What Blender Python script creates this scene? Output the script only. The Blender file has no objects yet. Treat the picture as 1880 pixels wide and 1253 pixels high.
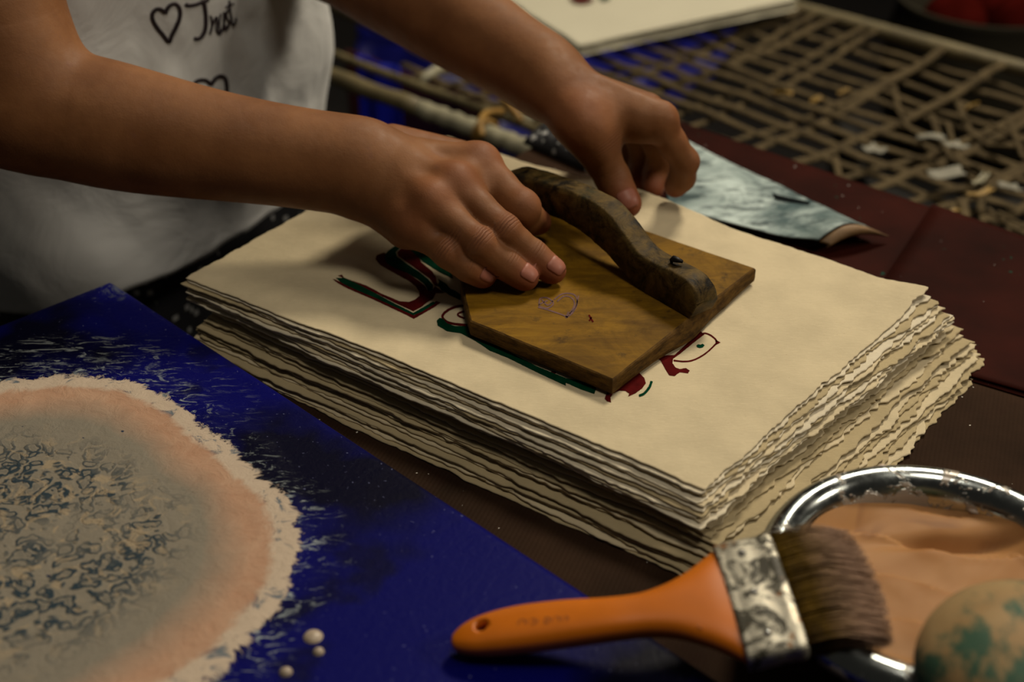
import bpy, bmesh, math, random
import numpy as np
from mathutils import Vector, Matrix
from mathutils.bvhtree import BVHTree

S = bpy.context.scene
COL = S.collection
PI = math.pi
# ------------------------------------------------------------------ camera
F = 2611.0; HC = 0.468; PITCH = math.radians(32)
cam_d = bpy.data.cameras.new('camera'); cam = bpy.data.objects.new('camera', cam_d); COL.objects.link(cam)
cam.location = (0, 0, HC); cam.rotation_euler = (PI/2 - PITCH, 0, 0)
cam_d.sensor_width = 36; cam_d.lens = 36*F/1880; cam_d.clip_start = 0.02
cam_d.dof.use_dof = True; cam_d.dof.focus_distance = 0.79; cam_d.dof.aperture_fstop = 5.0
S.camera = cam
# ------------------------------------------------------------------ light
w = bpy.data.worlds.new('world'); S.world = w; w.use_nodes = True
w.node_tree.nodes['Background'].inputs[0].default_value = (0.55, 0.5, 0.42, 1)
w.node_tree.nodes['Background'].inputs[1].default_value = 0.042
S.view_settings.view_transform = 'Standard'; S.view_settings.look = 'None'
S.view_settings.gamma = 1; S.view_settings.use_curve_mapping = False
S.view_settings.exposure = 0.16

def area(name, loc, target, size, power, color):
    l = bpy.data.lights.new(name, 'AREA'); l.shape = 'DISK'; l.size = size; l.energy = power; l.color = color
    o = bpy.data.objects.new(name, l); COL.objects.link(o); o.location = loc
    o.rotation_euler = (Vector(target) - Vector(loc)).to_track_quat('-Z', 'Y').to_euler()
    return o
TGT = (0.05, 0.72, 0.04)
area('key_lamp', (0.72, 1.80, 1.62), TGT, 0.42, 27.0, (1.0, 0.88, 0.68))
area('side_lamp', (1.95, 0.45, 1.30), TGT, 0.45, 12.0, (1.0, 0.88, 0.70))
area('ceiling_lamp', (0.35, 0.20, 2.3), TGT, 0.6, 13.0, (1.0, 0.9, 0.74))
for i in range(5):
    l = bpy.data.lights.new('string_bulb', 'POINT'); l.energy = 1.3; l.shadow_soft_size = 0.022; l.color = (1, .93, .8)
    o = bpy.data.objects.new('string_bulb', l); COL.objects.link(o); o.location = (0.15+0.28*i, 2.6-0.1*i, 1.75)

# ------------------------------------------------------------------ helpers
def W(px, py, z):
    """point of the height z that the photograph shows at pixel (px, py)"""
    x = (px-940)/F; y = -(py-626.5)/F
    d = (x, math.cos(PITCH)+y*math.sin(PITCH), -math.sin(PITCH)+y*math.cos(PITCH))
    t = (z-HC)/d[2]
    return Vector((d[0]*t, d[1]*t, z))
def RAY(px, py):
    x = (px-940)/F; y = -(py-626.5)/F
    return Vector((x, math.cos(PITCH)+y*math.sin(PITCH), -math.sin(PITCH)+y*math.cos(PITCH)))
EYE = Vector((0, 0, HC))
def WY(px, py, y):
    d = RAY(px, py); return EYE + d*(y/d.y)

def mesh_obj(name, verts, faces, mat=None, parent=None, smooth=True):
    me = bpy.data.meshes.new(name); me.from_pydata([tuple(v) for v in verts], [], [tuple(f) for f in faces]); me.update()
    o = bpy.data.objects.new(name, me); COL.objects.link(o)
    if mat: me.materials.append(mat)
    if smooth: me.polygons.foreach_set('use_smooth', [True]*len(me.polygons))
    if parent: o.parent = parent
    return o
def bm_obj(name, bm, mat=None, parent=None, smooth=True):
    bmesh.ops.recalc_face_normals(bm, faces=bm.faces)
    me = bpy.data.meshes.new(name); bm.to_mesh(me); bm.free()
    o = bpy.data.objects.new(name, me); COL.objects.link(o)
    if mat: me.materials.append(mat)
    if smooth: me.polygons.foreach_set('use_smooth', [True]*len(me.polygons))
    if parent: o.parent = parent
    return o
def tag(o, label=None, cat=None, group=None, kind=None):
    if label: o['label'] = label
    if cat: o['category'] = cat
    if group: o['group'] = group
    if kind: o['kind'] = kind
    return o
def empty(name, loc=(0, 0, 0)):
    o = bpy.data.objects.new(name, None); COL.objects.link(o); o.location = loc; o.empty_display_size = .02
    return o
def adopt(child, parent):
    child.parent = parent; child.matrix_parent_inverse = Matrix.Translation(-Vector(parent.location))
    return child
def bevel(o, w=.001, seg=2):
    m = o.modifiers.new('b', 'BEVEL'); m.width = w; m.segments = seg; m.limit_method = 'ANGLE'; return o
def solid(o, t, off=-1):
    m = o.modifiers.new('s', 'SOLIDIFY'); m.thickness = t; m.offset = off; return o

def tube(bm, pts, radii, seg=10, flat=1.0, up=Vector((0, 0, 1))):
    pts = [Vector(p) for p in pts]
    if not hasattr(radii, '__len__'): radii = [radii]*len(pts)
    rings = []
    for i, p in enumerate(pts):
        t = (pts[min(i+1, len(pts)-1)] - pts[max(i-1, 0)]).normalized()
        s = t.cross(up); s = s.normalized() if s.length > 1e-5 else Vector((1, 0, 0))
        n = s.cross(t).normalized()
        rings.append([bm.verts.new(p + s*math.cos(a)*radii[i] + n*math.sin(a)*radii[i]*flat) for a in [2*PI*k/seg for k in range(seg)]])
    for a, b in zip(rings, rings[1:]):
        for k in range(seg): bm.faces.new((a[k], a[(k+1) % seg], b[(k+1) % seg], b[k]))
    bm.faces.new(rings[0][::-1]); bm.faces.new(rings[-1])

def prism(poly, z0, z1):
    bm = bmesh.new()
    a = [bm.verts.new((p[0], p[1], z0)) for p in poly]; b = [bm.verts.new((p[0], p[1], z1)) for p in poly]
    n = len(poly)
    bm.faces.new(a[::-1]); bm.faces.new(b)
    for i in range(n): bm.faces.new((a[i], a[(i+1) % n], b[(i+1) % n], b[i]))
    return bm

def lathe(prof, seg=96, c=(0, 0, 0), close=False):
    bm = bmesh.new(); rings = []
    for r, z in prof:
        rings.append([bm.verts.new((c[0]+r*math.cos(2*PI*k/seg), c[1]+r*math.sin(2*PI*k/seg), c[2]+z)) for k in range(seg)])
    for a, b in zip(rings, rings[1:]):
        for k in range(seg): bm.faces.new((a[k], a[(k+1) % seg], b[(k+1) % seg], b[k]))
    if close: bm.faces.new(rings[0][::-1]); bm.faces.new(rings[-1])
    return bm

def catmull(P, n=8, closed=False):
    P = [Vector(p) for p in P]; out = []
    N = len(P); rng = range(N if closed else N-1)
    for i in rng:
        if closed: a, b, c, d = P[(i-1) % N], P[i], P[(i+1) % N], P[(i+2) % N]
        else: a, b, c, d = P[max(i-1, 0)], P[i], P[i+1], P[min(i+2, N-1)]
        for k in range(n):
            t = k/n
            out.append(.5*((2*b)+(c-a)*t+(2*a-5*b+4*c-d)*t*t+(3*b-a-3*c+d)*t**3))
    if not closed: out.append(P[-1])
    return out

# smooth value noise (numpy)
_rs = np.random.RandomState(7); _tab = _rs.rand(64, 64)
def vnoise(x, y):
    x = np.asarray(x, float); y = np.asarray(y, float)
    xi = np.floor(x).astype(int); yi = np.floor(y).astype(int); fx = x-xi; fy = y-yi
    fx = fx*fx*(3-2*fx); fy = fy*fy*(3-2*fy)
    g = lambda a, b: _tab[a % 64, b % 64]
    return (g(xi, yi)*(1-fx)+g(xi+1, yi)*fx)*(1-fy)+(g(xi, yi+1)*(1-fx)+g(xi+1, yi+1)*fx)*fy - .5
def fbm(x, y, o=4):
    s = 0; a = 1
    for i in range(o): s = s+a*vnoise(x*2**i+i*7.3, y*2**i+i*3.1); a *= .5
    return s

# ------------------------------------------------------------------ materials
class NT:
    def __init__(s, name):
        s.m = bpy.data.materials.new(name); s.m.use_nodes = True; s.t = s.m.node_tree
        s.b = s.t.nodes['Principled BSDF']; s.n = s.t.nodes
    def N(s, typ, ins=None, **kw):
        n = s.n.new(typ)
        for k, v in kw.items(): setattr(n, k, v)
        for k, v in (ins or {}).items():
            if isinstance(v, bpy.types.NodeSocket): s.t.links.new(v, n.inputs[k])
            else: n.inputs[k].default_value = v
        return n
    def L(s, a, b): s.t.links.new(a, b)
    def obj(s, scale=(1, 1, 1), rot=0):
        tc = s.N('ShaderNodeTexCoord'); mp = s.N('ShaderNodeMapping', {'Vector': tc.outputs['Object'], 'Scale': scale, 'Rotation': (0, 0, rot)})
        return mp.outputs[0]
    def noise(s, vec, scale, detail=4, rough=.55, dist=0):
        return s.N('ShaderNodeTexNoise', {'Vector': vec, 'Scale': scale, 'Detail': detail, 'Roughness': rough, 'Distortion': dist}).outputs[0]
    def ramp(s, fac, stops, interp='LINEAR'):
        r = s.N('ShaderNodeValToRGB', {'Fac': fac}); cr = r.color_ramp; cr.interpolation = interp
        while len(cr.elements) < len(stops): cr.elements.new(.5)
        for e, (p, c) in zip(cr.elements, stops):
            e.position = p; e.color = (c, c, c, 1) if not hasattr(c, '__len__') else (*c, 1)
        return r.outputs[0]
    def mix(s, f, a, b, mode='MIX'):
        m = s.N('ShaderNodeMix', data_type='RGBA', blend_type=mode)
        for k, v in ((0, f), (6, a), (7, b)):
            if isinstance(v, bpy.types.NodeSocket): s.L(v, m.inputs[k])
            else: m.inputs[k].default_value = (*v, 1) if hasattr(v, '__len__') else v
        return m.outputs[2]
    def math(s, op, a, b=0, c=0, clamp=False):
        m = s.N('ShaderNodeMath', operation=op, use_clamp=clamp)
        for k, v in ((0, a), (1, b), (2, c)):
            if isinstance(v, bpy.types.NodeSocket): s.L(v, m.inputs[k])
            else: m.inputs[k].default_value = v
        return m.outputs[0]
    def bump(s, h, dist=.001, st=1.0):
        prev = s.b.inputs['Normal'].links
        ins = {'Height': h, 'Distance': dist, 'Strength': st}
        if prev: ins['Normal'] = prev[0].from_socket
        b = s.N('ShaderNodeBump', ins); s.L(b.outputs[0], s.b.inputs['Normal'])
    def set(s, **k):
        for key, v in k.items():
            inp = s.b.inputs[{'col': 'Base Color', 'rough': 'Roughness', 'metal': 'Metallic', 'sss': 'Subsurface Weight', 'coat': 'Coat Weight', 'coatr': 'Coat Roughness', 'spec': 'Specular IOR Level', 'alpha': 'Alpha', 'trans': 'Transmission Weight', 'sheen': 'Sheen Weight'}[key]]
            if isinstance(v, bpy.types.NodeSocket): s.L(v, inp)
            else: inp.default_value = (*v, 1) if hasattr(v, '__len__') else v
        return s

def m_paper(name, base=(.58, .49, .325), shade=1.0):
    n = NT(name); v = n.obj()
    a = n.noise(v, 35, 5); f = n.noise(n.obj((1, 6, 1), .6), 220, 4, .7)
    b = tuple(c*shade for c in base); d = tuple(c*shade*.86 for c in base); l = tuple(min(1, c*shade*1.12) for c in base)
    c = n.mix(n.ramp(a, [(.35, 0), (.65, 1)]), d, b)
    c = n.mix(n.ramp(f, [(.55, 0), (.75, .7)]), c, l)
    sp = n.ramp(n.noise(v, 900, 2), [(.72, 0), (.78, .6)]); c = n.mix(sp, c, (.3, .2, .1))
    n.set(col=c, rough=.9, spec=.15)
    n.bump(f, .0006, .5); n.bump(n.noise(v, 60, 4), .002, .35)
    return n.m
M_paper = m_paper('lokta_paper')
M_paper2 = m_paper('lokta_paper_light', (.64, .57, .43))
M_paper3 = m_paper('lokta_paper_dull', (.42, .34, .20))
M_fibre = m_paper('paper_fibre', (.62, .53, .35))

def m_simple(name, col, rough=.6, var=.25, scale=40, bump=.0, bscale=200, **k):
    n = NT(name); v = n.obj(); a = n.noise(v, scale, 4)
    c = n.mix(n.ramp(a, [(.3, 0), (.7, 1)]), tuple(x*(1-var) for x in col), tuple(min(1, x*(1+var)) for x in col))
    n.set(col=c, rough=rough, **k)
    if bump: n.bump(n.noise(v, bscale, 3), bump, .6)
    return n.m
M_red = m_simple('red_ink', (.065, .004, .004), .9, .3, 120, spec=.03)
M_green = m_simple('green_ink', (.0, .028, .012), .9, .3, 120, spec=.03)

def m_wood():
    n = NT('carved_block_wood'); v = n.obj((1, 5, 5), math.radians(38))
    g = n.noise(v, 26, 7, .7, .6); o = n.noise(n.obj(), 26, 7, .72, .6)
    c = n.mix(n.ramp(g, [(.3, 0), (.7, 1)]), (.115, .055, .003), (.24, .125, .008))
    c = n.mix(n.ramp(o, [(.42, .0), (.68, .8)]), c, (.06, .03, .004))
    o2 = n.noise(n.obj(), 60, 6, .75); c = n.mix(n.ramp(o2, [(.58, 0), (.70, .8)]), c, (.022, .014, .006))
    n.set(col=c, rough=n.ramp(o, [(.3, .5), (.8, .7)]), spec=.1)
    n.bump(g, .0006, .6); n.bump(n.noise(n.obj(), 150, 3), .0004, .4)
    return n.m
M_wood = m_wood()
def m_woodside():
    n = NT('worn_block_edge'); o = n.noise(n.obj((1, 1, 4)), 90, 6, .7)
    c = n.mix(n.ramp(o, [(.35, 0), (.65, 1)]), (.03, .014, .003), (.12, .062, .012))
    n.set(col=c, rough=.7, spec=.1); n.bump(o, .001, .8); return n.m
M_wside = m_woodside()
def m_handle():
    n = NT('blackened_handle_wood'); v = n.obj(); o = n.noise(v, 70, 7, .75, .5); g = n.noise(n.obj((1, 1, 1), .9), 34, 5, .7)
    c = n.mix(n.ramp(o, [(.38, 0), (.62, 1)]), (.005, .003, .001), (.12, .075, .02))
    c = n.mix(n.ramp(g, [(.55, 0), (.66, .7)]), c, (.016, .02, .008))
    c = n.mix(n.ramp(n.noise(v, 55, 5, .8), [(.6, 0), (.68, .85)]), c, (.01, .01, .01))
    n.set(col=c, rough=n.ramp(o, [(.3, .45), (.7, .7)]), spec=.14); n.bump(o, .0012, .9); n.bump(n.noise(v, 300, 3), .0004, .5)
    return n.m
M_handle = m_handle()
def m_skin():
    n = NT('skin'); v = n.obj()
    a = n.noise(v, 28, 5, .6); b = n.noise(v, 140, 4, .6)
    c = n.mix(n.ramp(a, [(.35, 0), (.68, 1)]), (.145, .056, .018), (.21, .088, .031))
    red = n.N('ShaderNodeAttribute', attribute_name='redness').outputs['Fac']
    c = n.mix(red, c, (.27, .062, .03))
    cw = n.N('ShaderNodeAttribute', attribute_name='crease').outputs['Fac']
    al = n.N('ShaderNodeAttribute', attribute_name='along').outputs['Fac']
    wob = n.math('MULTIPLY', n.math('SUBTRACT', n.noise(v, 160, 2), .5), 5.0)
    wave = n.math('SINE', n.math('ADD', n.math('MULTIPLY', al, 3100), wob))
    wave = n.math('POWER', n.math('ADD', n.math('MULTIPLY', wave, .5), .5), 3)
    line = n.math('MULTIPLY', wave, cw)
    c = n.mix(n.math('MULTIPLY', cw, .35), c, (.22, .085, .04))
    c = n.mix(n.math('MULTIPLY', line, .45), c, (.14, .05, .025))
    c = n.mix(n.ramp(n.noise(v, 75, 3), [(.66, 0), (.76, .35)]), c, (.16, .065, .04))
    n.set(col=c, rough=n.ramp(b, [(.3, .54), (.7, .68)]), sss=.08, spec=.24)
    n.b.inputs['Subsurface Radius'].default_value = (.006, .0025, .0012); n.b.inputs['Subsurface Scale'].default_value = 1
    n.bump(n.math('MULTIPLY', line, -1.0), .0005, 1.0)
    vo = n.N('ShaderNodeTexVoronoi', {'Vector': v, 'Scale': 900}).outputs[0]
    n.bump(vo, .0001, .35); n.bump(a, .002, .25); n.bump(n.noise(v, 90, 3), .0012, .25)
    return n.m
M_skin = m_skin()
M_nail = m_simple('nail', (.30, .11, .072), .45, .1, 200, spec=.3)
def m_shirt():
    n = NT('white_jersey'); v = n.obj(); a = n.noise(v, 12, 4)
    c = n.mix(a, (.50, .50, .49), (.57, .57, .56)); n.set(col=c, rough=.85, spec=.2, sheen=.2)
    wv = n.noise(v, 1200, 2); n.bump(wv, .0003, .4); n.bump(n.noise(v, 18, 4, .5, .6), .012, .35)
    return n.m
M_shirt = m_shirt()
M_print = m_simple('shirt_print', (.012, .004, .008), .6, .2)
def m_skirt():
    n = NT('skirt_print'); v = n.obj((1, 1, 1))
    vo = n.N('ShaderNodeTexVoronoi', {'Vector': v, 'Scale': 90}, distance='CHEBYCHEV').outputs[0]
    c = n.mix(n.ramp(vo, [(.17, 1), (.21, 0)]), (.006, .006, .008), (.30, .30, .29)); n.set(col=c, rough=.8); return n.m
M_skirt = m_skirt()

CEN = (-.2554, .79)  # far corner of the blue canvas
# ================================================================= ROOM
floor_m = m_simple('floor_dark', (.006, .004, .003), .8, .4, 6)
tag(mesh_obj('floor', [(-3, -1, -.75), (4, -1, -.75), (4, 5, -.75), (-3, 5, -.75)], [(0, 1, 2, 3)], floor_m), kind='structure')
wall_m = m_simple('wall_dark', (.02, .018, .016), .9, .3, 5)
tag(mesh_obj('wall_back', [(-3, 5, -.75), (4, 5, -.75), (4, 5, 2.3), (-3, 5, 2.3)], [(0, 1, 2, 3)], wall_m), kind='structure')

# ================================================================= TABLE
def m_cover():
    n = NT('brown_ribbed_cover'); v = n.obj()
    rib = n.N('ShaderNodeTexWave', {'Vector': n.obj((1, 1, 1), math.radians(20)), 'Scale': 130, 'Distortion': .6, 'Detail': 2}).outputs['Fac']
    a = n.noise(v, 9, 5, .6)
    c = n.mix(n.ramp(a, [(.3, 0), (.75, 1)]), (.010, .005, .0025), (.038, .019, .010))
    c = n.mix(n.ramp(n.noise(v, 30, 4), [(.55, 0), (.75, .5)]), c, (.018, .006, .004))
    sp = n.ramp(n.noise(v, 260, 1), [(.765, 0), (.78, 1)]); c = n.mix(sp, c, (.5, .47, .42))
    n.set(col=c, rough=.8, spec=.06); n.bump(rib, .0004, .4); n.bump(n.noise(v, 400, 2), .0004, .5); return n.m
def m_maroon():
    n = NT('maroon_oilcloth'); v = n.obj(); a = n.noise(v, 10, 5, .6)
    c = n.mix(n.ramp(a, [(.3, 0), (.75, 1)]), (.010, .002, .001), (.036, .0055, .003))
    g = n.ramp(n.noise(v, 110, 2), [(.73, 0), (.76, .8)]); c = n.mix(g, c, (.005, .045, .03))
    sp = n.ramp(n.noise(v, 300, 1), [(.80, 0), (.81, 1)]); c = n.mix(sp, c, (.5, .48, .45))
    n.set(col=c, rough=.7, spec=.04); n.bump(n.noise(v, 14, 4), .006, .3); n.bump(n.noise(v, 300, 2), .0003, .4); return n.m
tbl = empty('work_table', (0.2, .6, -.75))
tag(tbl, 'work table under a dark brown ribbed cover carrying papers, canvas and bowl', 'table')
TL0 = (-.2, .74); TD = (.58, .81)
tc = (.087, 1.141); farR = (tc[0]+.9*.729, tc[1]-.9*.684)
nearL = (TL0[0]-.9*TD[0], TL0[1]-.9*TD[1])
nr = (nearL[0]+1.15, nearL[1]-.35)
pol = [nearL, nr, (1.0, .1), farR, tc]
top = bm_obj('tabletop', prism(pol, -.025, 0), m_cover(), None, False); bevel(top, .002); adopt(top, tbl)
for q in [(nearL[0]+.1, nearL[1]+.08), (.95, .13), (farR[0]-.06, farR[1]-.03), (tc[0]+.01, tc[1]-.07)]:
    bm = prism([(q[0]-.025, q[1]-.025), (q[0]+.025, q[1]-.025), (q[0]+.025, q[1]+.025), (q[0]-.025, q[1]+.025)], -.75, -.025)
    adopt(bm_obj('leg', bm, m_simple('table_leg', (.06, .035, .02)), None, False), tbl)
# maroon oilcloth over the far part of the table, made of two overlapping pieces
def slab_grid(name, c4, z, mat, nx=40, ny=30, t=.0012, amp=.0012, seed=0):
    vs = []; fs = []
    for j in range(ny+1):
        for i in range(nx+1):
            u, v = i/nx, j/ny
            x = (c4[0][0]*(1-u)+c4[1][0]*u)*(1-v)+(c4[3][0]*(1-u)+c4[2][0]*u)*v
            y = (c4[0][1]*(1-u)+c4[1][1]*u)*(1-v)+(c4[3][1]*(1-u)+c4[2][1]*u)*v
            zz = z+amp*(fbm(x*14+seed, y*14)+.8)
            vs.append((x, y, float(zz)))
    for j in range(ny):
        for i in range(nx):
            a = j*(nx+1)+i; fs.append((a, a+1, a+nx+2, a+nx+1))
    return solid(mesh_obj(name, vs, fs, mat), t, 1)
MM = m_maroon()
p1 = W(1800, 625, 0); p2 = W(1990, 690, 0); seamA = W(1705, 365, 0); seamB = W(1560, 450, 0)
e_far = lambda s: (tc[0]+s*.729-.002, tc[1]-s*.684-.002)
sA = (seamA.x-tc[0])/.729
tag(slab_grid('oilcloth', [(.12, .80), (.34, .66), e_far(sA+.015), e_far(.01)], .0001, MM, t=.0006, amp=.0002), 'dark maroon oilcloth on the far table edge, left of the crease', 'cloth')
tag(slab_grid('oilcloth', [(seamB.x-.03, seamB.y-.13), (.62, .50), e_far(.8), e_far(sA)], .0012, MM, seed=5), 'maroon paint-flecked oilcloth covering the table at the right, beyond the bowl', 'cloth')

# ================================================================= PAPER STACK
A1, B1, C1, D1 = Vector((-.200, .762)), Vector((.095, .553)), Vector((.251, .742)), Vector((-.0485, .974))
def lerp(a, b, t): return a+(b-a)*t
def pw(stops, t):
    for (t0, a), (t1, b) in zip(stops, stops[1:]):
        if t <= t1: return lerp(Vector(a), Vector(b), (t-t0)/(t1-t0))
    return Vector(stops[-1][1])
def wave_all(x, y):  # undulation shared by all the sheets, none where the printing block lies
    dd = np.sqrt((x-.055)**2+(y-.745)**2); k = np.clip((dd-.10)/.08, 0, 1)
    return k*.0022*fbm(x*9+3, y*9+1, 2)
def lift(x, y):      # the pinched far edge of the top sheet
    return .0075*np.exp(-(((x-.083)/.06)**2+((y-.872)/.05)**2))
def zt(x, y):
    return .0385+wave_all(x, y)+lift(x, y)+.004*np.exp(-(((x+.11)/.05)**2+((y-.87)/.03)**2))
def sheet(name, A, B, C, D, zf, seed, mat, nu=150, nv=100, rough=1.0, thick=.0006):
    rs = np.random.RandomState(seed)
    u = np.linspace(0, 1, nu+1)[None, :]; v = np.linspace(0, 1, nv+1)[:, None]
    X = (A.x*(1-u)+B.x*u)*(1-v)+(D.x*(1-u)+C.x*u)*v
    Y = (A.y*(1-u)+B.y*u)*(1-v)+(D.y*(1-u)+C.y*u)*v
    s0 = rs.rand()*50
    e = lambda d: np.exp(-d*18.)
    # deckle: each border wanders in and out by about a millimetre or two
    def dk(s, o, hi=1.0): return rough*(.0035*fbm(s*7+o, s*0+o, 2)+hi*.0012*fbm(s*26+o*2, s*0+o, 3)-hi*.0016*np.abs(vnoise(s*55+o*2, s*0+o))+hi*.0005*vnoise(s*105+o*3, s*0+o))
    du = (B-A).normalized(); dv = (D-A).normalized()
    o1 = dk(u, s0+1)*e(v); o2 = dk(u, s0+9)*e(1-v); o3 = dk(v, s0+17, 1.8)*e(u); o4 = dk(v, s0+25, 2.0)*e(1-u)
    X = X+dv.x*(o1+o2)+du.x*(o3+o4); Y = Y+dv.y*(o1+o2)+du.y*(o3+o4)
    edge = np.minimum(np.minimum(u, 1-u)*1.4, np.minimum(v, 1-v))
    curl = np.exp(-edge*22)*rough*(.0008*fbm(X*20+s0, Y*20, 2)+.0002*fbm(X*180+s0, Y*180, 2))
    Z = zf(X, Y, u, v)+curl
    vs = np.stack([X, Y, Z], -1).reshape(-1, 3)
    idx = np.arange((nu+1)*(nv+1)).reshape(nv+1, nu+1)
    fs = np.stack([idx[:-1, :-1], idx[:-1, 1:], idx[1:, 1:], idx[1:, :-1]], -1).reshape(-1, 4)
    o = mesh_obj(name, vs.tolist(), fs.tolist(), mat)
    solid(o, thick, -1)
    return o
rnd = random.Random(3)
NL, NU = 14, 10
ordn = ['first', 'second', 'third', 'fourth', 'fifth', 'sixth', 'seventh', 'eighth', 'ninth', 'tenth', 'eleventh', 'twelfth', 'thirteenth', 'fourteenth']
for i in range(NL):   # bottom to top
    t = i/(NL-1)
    J = lambda a=.0036: Vector((rnd.uniform(-a, a), rnd.uniform(-a, a)))
    A = lerp(Vector((-.200, .740)), Vector((-.187, .750)), t)+J(.0028); B = lerp(Vector((.117, .503)), Vector((.097, .545)), t**1.1)+J()
    C = lerp(Vector((.287, .722)), Vector((.271, .738)), t)+J(.004); D = lerp(Vector((-.035, .95)), Vector((-.04, .96)), t)+J()
    z0 = .0012+i*.00131
    def zf(X, Y, u, v, z0=z0, t=t): return z0+t*wave_all(X, Y)*.6+.0015*t*np.exp(-u*9)
    o = sheet('paper_sheet', A, B, C, D, zf, 100+i, [M_paper3, M_paper, M_paper3][i % 3], 300, 200, 1.3, .00095)
    k = NL-1-i
    nm = 'cream handmade paper sheet with torn edges, %s from the top of the lower bundle' % ordn[k] if k else 'topmost torn-edged cream sheet of the lower paper bundle, under the dark gap'
    if i == 0: nm = 'bottommost torn-edged handmade sheet of the stack, lying on the brown table cover'
    tag(o, nm, 'paper', 'handmade paper sheets in the stack')
for i in range(NU):
    t = i/(NU-1)
    A = lerp(Vector((-.1995, .758)), A1, t)+J(.0018); B = lerp(Vector((.091, .538)), B1, t)+J(.0024)
    C = lerp(Vector((.268, .729)), Vector((.2535, .7405)), min(1, t*1.1))+J(.0022); D = D1+J(.002)
    if i == NU-1: A, B, C, D = A1, B1, C1, D1
    dz = (NU-1-i)*.00145
    if i == NU-1:
        def zf(X, Y, u, v): return zt(X, Y)+.003*np.exp(-(((u-1)/.05)**2+((v-1)/.08)**2))
    else:
        def zf(X, Y, u, v, dz=dz, t=t): return .0385-dz+wave_all(X, Y)*(.6+.4*t)+.004*t*np.exp(-(((X+.11)/.05)**2+((Y-.87)/.03)**2))
    o = sheet('paper_sheet', A, B, C, D, zf, 300+i, M_paper if i == NU-1 else [M_paper2, M_paper, M_paper2, M_paper3][i % 4], 320, 220, .8 if i == NU-1 else 1.05, .0006 if i == NU-1 else .0009)
    k = NU-1-i
    nm = 'printed cream handmade sheet on top of the stack, under the wooden block' if k == 0 else 'blank cream handmade sheet with torn edges, %s from the top of the upper bundle' % ordn[k]
    if i == 0: nm = 'lowest cream handmade sheet of the upper paper bundle, above the dark gap'
    tag(o, nm, 'paper', 'handmade paper sheets in the stack')
    if i == NU-1: TOP = o

# ---- ink printed on the top sheet
def flat_region(polys):  # pixel polygons -> world xy on the sheet
    out = []
    for P in polys: out.append([W(px, py, .039) for px, py in P])
    return out
def inpoly(P, x, y):
    c = np.zeros(x.shape, bool); n = len(P)
    for i in range(n):
        x1, y1 = P[i][0], P[i][1]; x2, y2 = P[i-1][0], P[i-1][1]
        if y1 == y2: continue
        k = ((y1 > y) != (y2 > y)) & (x < (x2-x1)*(y-y1)/(y2-y1)+x1); c ^= k
    return c
def ink(name, polys, mat, h):
    """thin layers of ink, each a filled outline laid on the sheet's surface"""
    from mathutils.geometry import delaunay_2d_cdt
    for P in flat_region(polys):
        Q = []
        for a, b in zip(P, P[1:]+P[:1]):
            L = (b-a).length; m = max(1, int(L/.0009))
            for k in range(m):
                q = a.lerp(b, k/m); j = .00008
                Q.append(Vector((q.x+rnd.uniform(-j, j), q.y+rnd.uniform(-j, j))))
        r = delaunay_2d_cdt(Q, [], [list(range(len(Q)))], 1, 1e-6)
        vs = [(v.x, v.y, float(zt(np.float64(v.x), np.float64(v.y)))+h) for v in r[0]]
        fs = []
        for f in r[2]:
            a, b, c = (Vector(vs[i]) for i in f[:3])
            fs.append(list(f) if (b-a).cross(c-a).z > 0 else list(f)[::-1])
        o = mesh_obj(name, vs, fs, mat, None, False); o.parent = TOP; solid(o, .00008, 1)
def strk(pts, wd):  # stroke in pixels -> closed outline
    P = catmull([Vector((x, y, 0)) for x, y in pts], 6)
    L = []; R = []
    n = len(P)
    for i, p in enumerate(P):
        t = (P[min(i+1, n-1)]-P[max(i-1, 0)]).normalized(); s = Vector((-t.y, t.x, 0))
        f = i/(n-1); ww = wd if not hasattr(wd, '__len__') else wd[0]*(1-f)+wd[1]*f
        L.append((p+s*ww/2)[:2]); R.append((p-s*ww/2)[:2])
    return L+R[::-1]
Z = lambda L: [(600+x/5.697, 420+y/5.697) for x, y in L]      # two enlarged readings of the print
Y_ = lambda L: [(980+x/5.222, 590+y/5.222) for x, y in L]
red1 = Z([(60, 530), (90, 535), (230, 610), (500, 725), (870, 880), (910, 905), (1060, 815), (1145, 752), (1190, 770), (1120, 820), (910, 942), (840, 905), (480, 740), (210, 625), (110, 570)])
grn1 = Z([(95, 520), (180, 520), (290, 565), (530, 690), (700, 780), (905, 880), (1000, 825), (1110, 760), (1140, 775), (1000, 865), (905, 905), (700, 815), (480, 715), (330, 655), (160, 575)])
red2 = Z([(115, 495), (160, 483), (180, 515), (260, 545), (400, 590), (500, 640), (560, 675), (680, 725), (760, 758), (860, 765), (930, 735), (968, 700), (965, 655), (930, 600), (860, 545), (760, 490), (640, 425), (560, 380), (508, 320), (520, 280), (600, 250), (625, 270), (610, 315), (640, 360), (740, 410), (870, 480), (960, 540), (1020, 590), (1055, 640), (1100, 650), (1130, 595), (1170, 625), (1235, 668), (1140, 670), (1110, 730), (1060, 760), (990, 815), (905, 862), (800, 815), (700, 770), (560, 700), (300, 575)])
grn2 = Z([(610, 275), (640, 235), (700, 190), (770, 160), (775, 200), (722, 245), (735, 290), (820, 355), (950, 440), (1060, 525), (1110, 585), (1105, 645), (1060, 645), (1020, 575), (950, 520), (840, 462), (700, 405), (630, 365), (608, 315)])
red3 = Z([(790, 160), (950, 280), (990, 350), (1100, 440), (1140, 500), (1150, 560), (1170, 600), (1130, 590), (1080, 520), (960, 435), (830, 345), (745, 285), (735, 245), (785, 200)])
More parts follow.
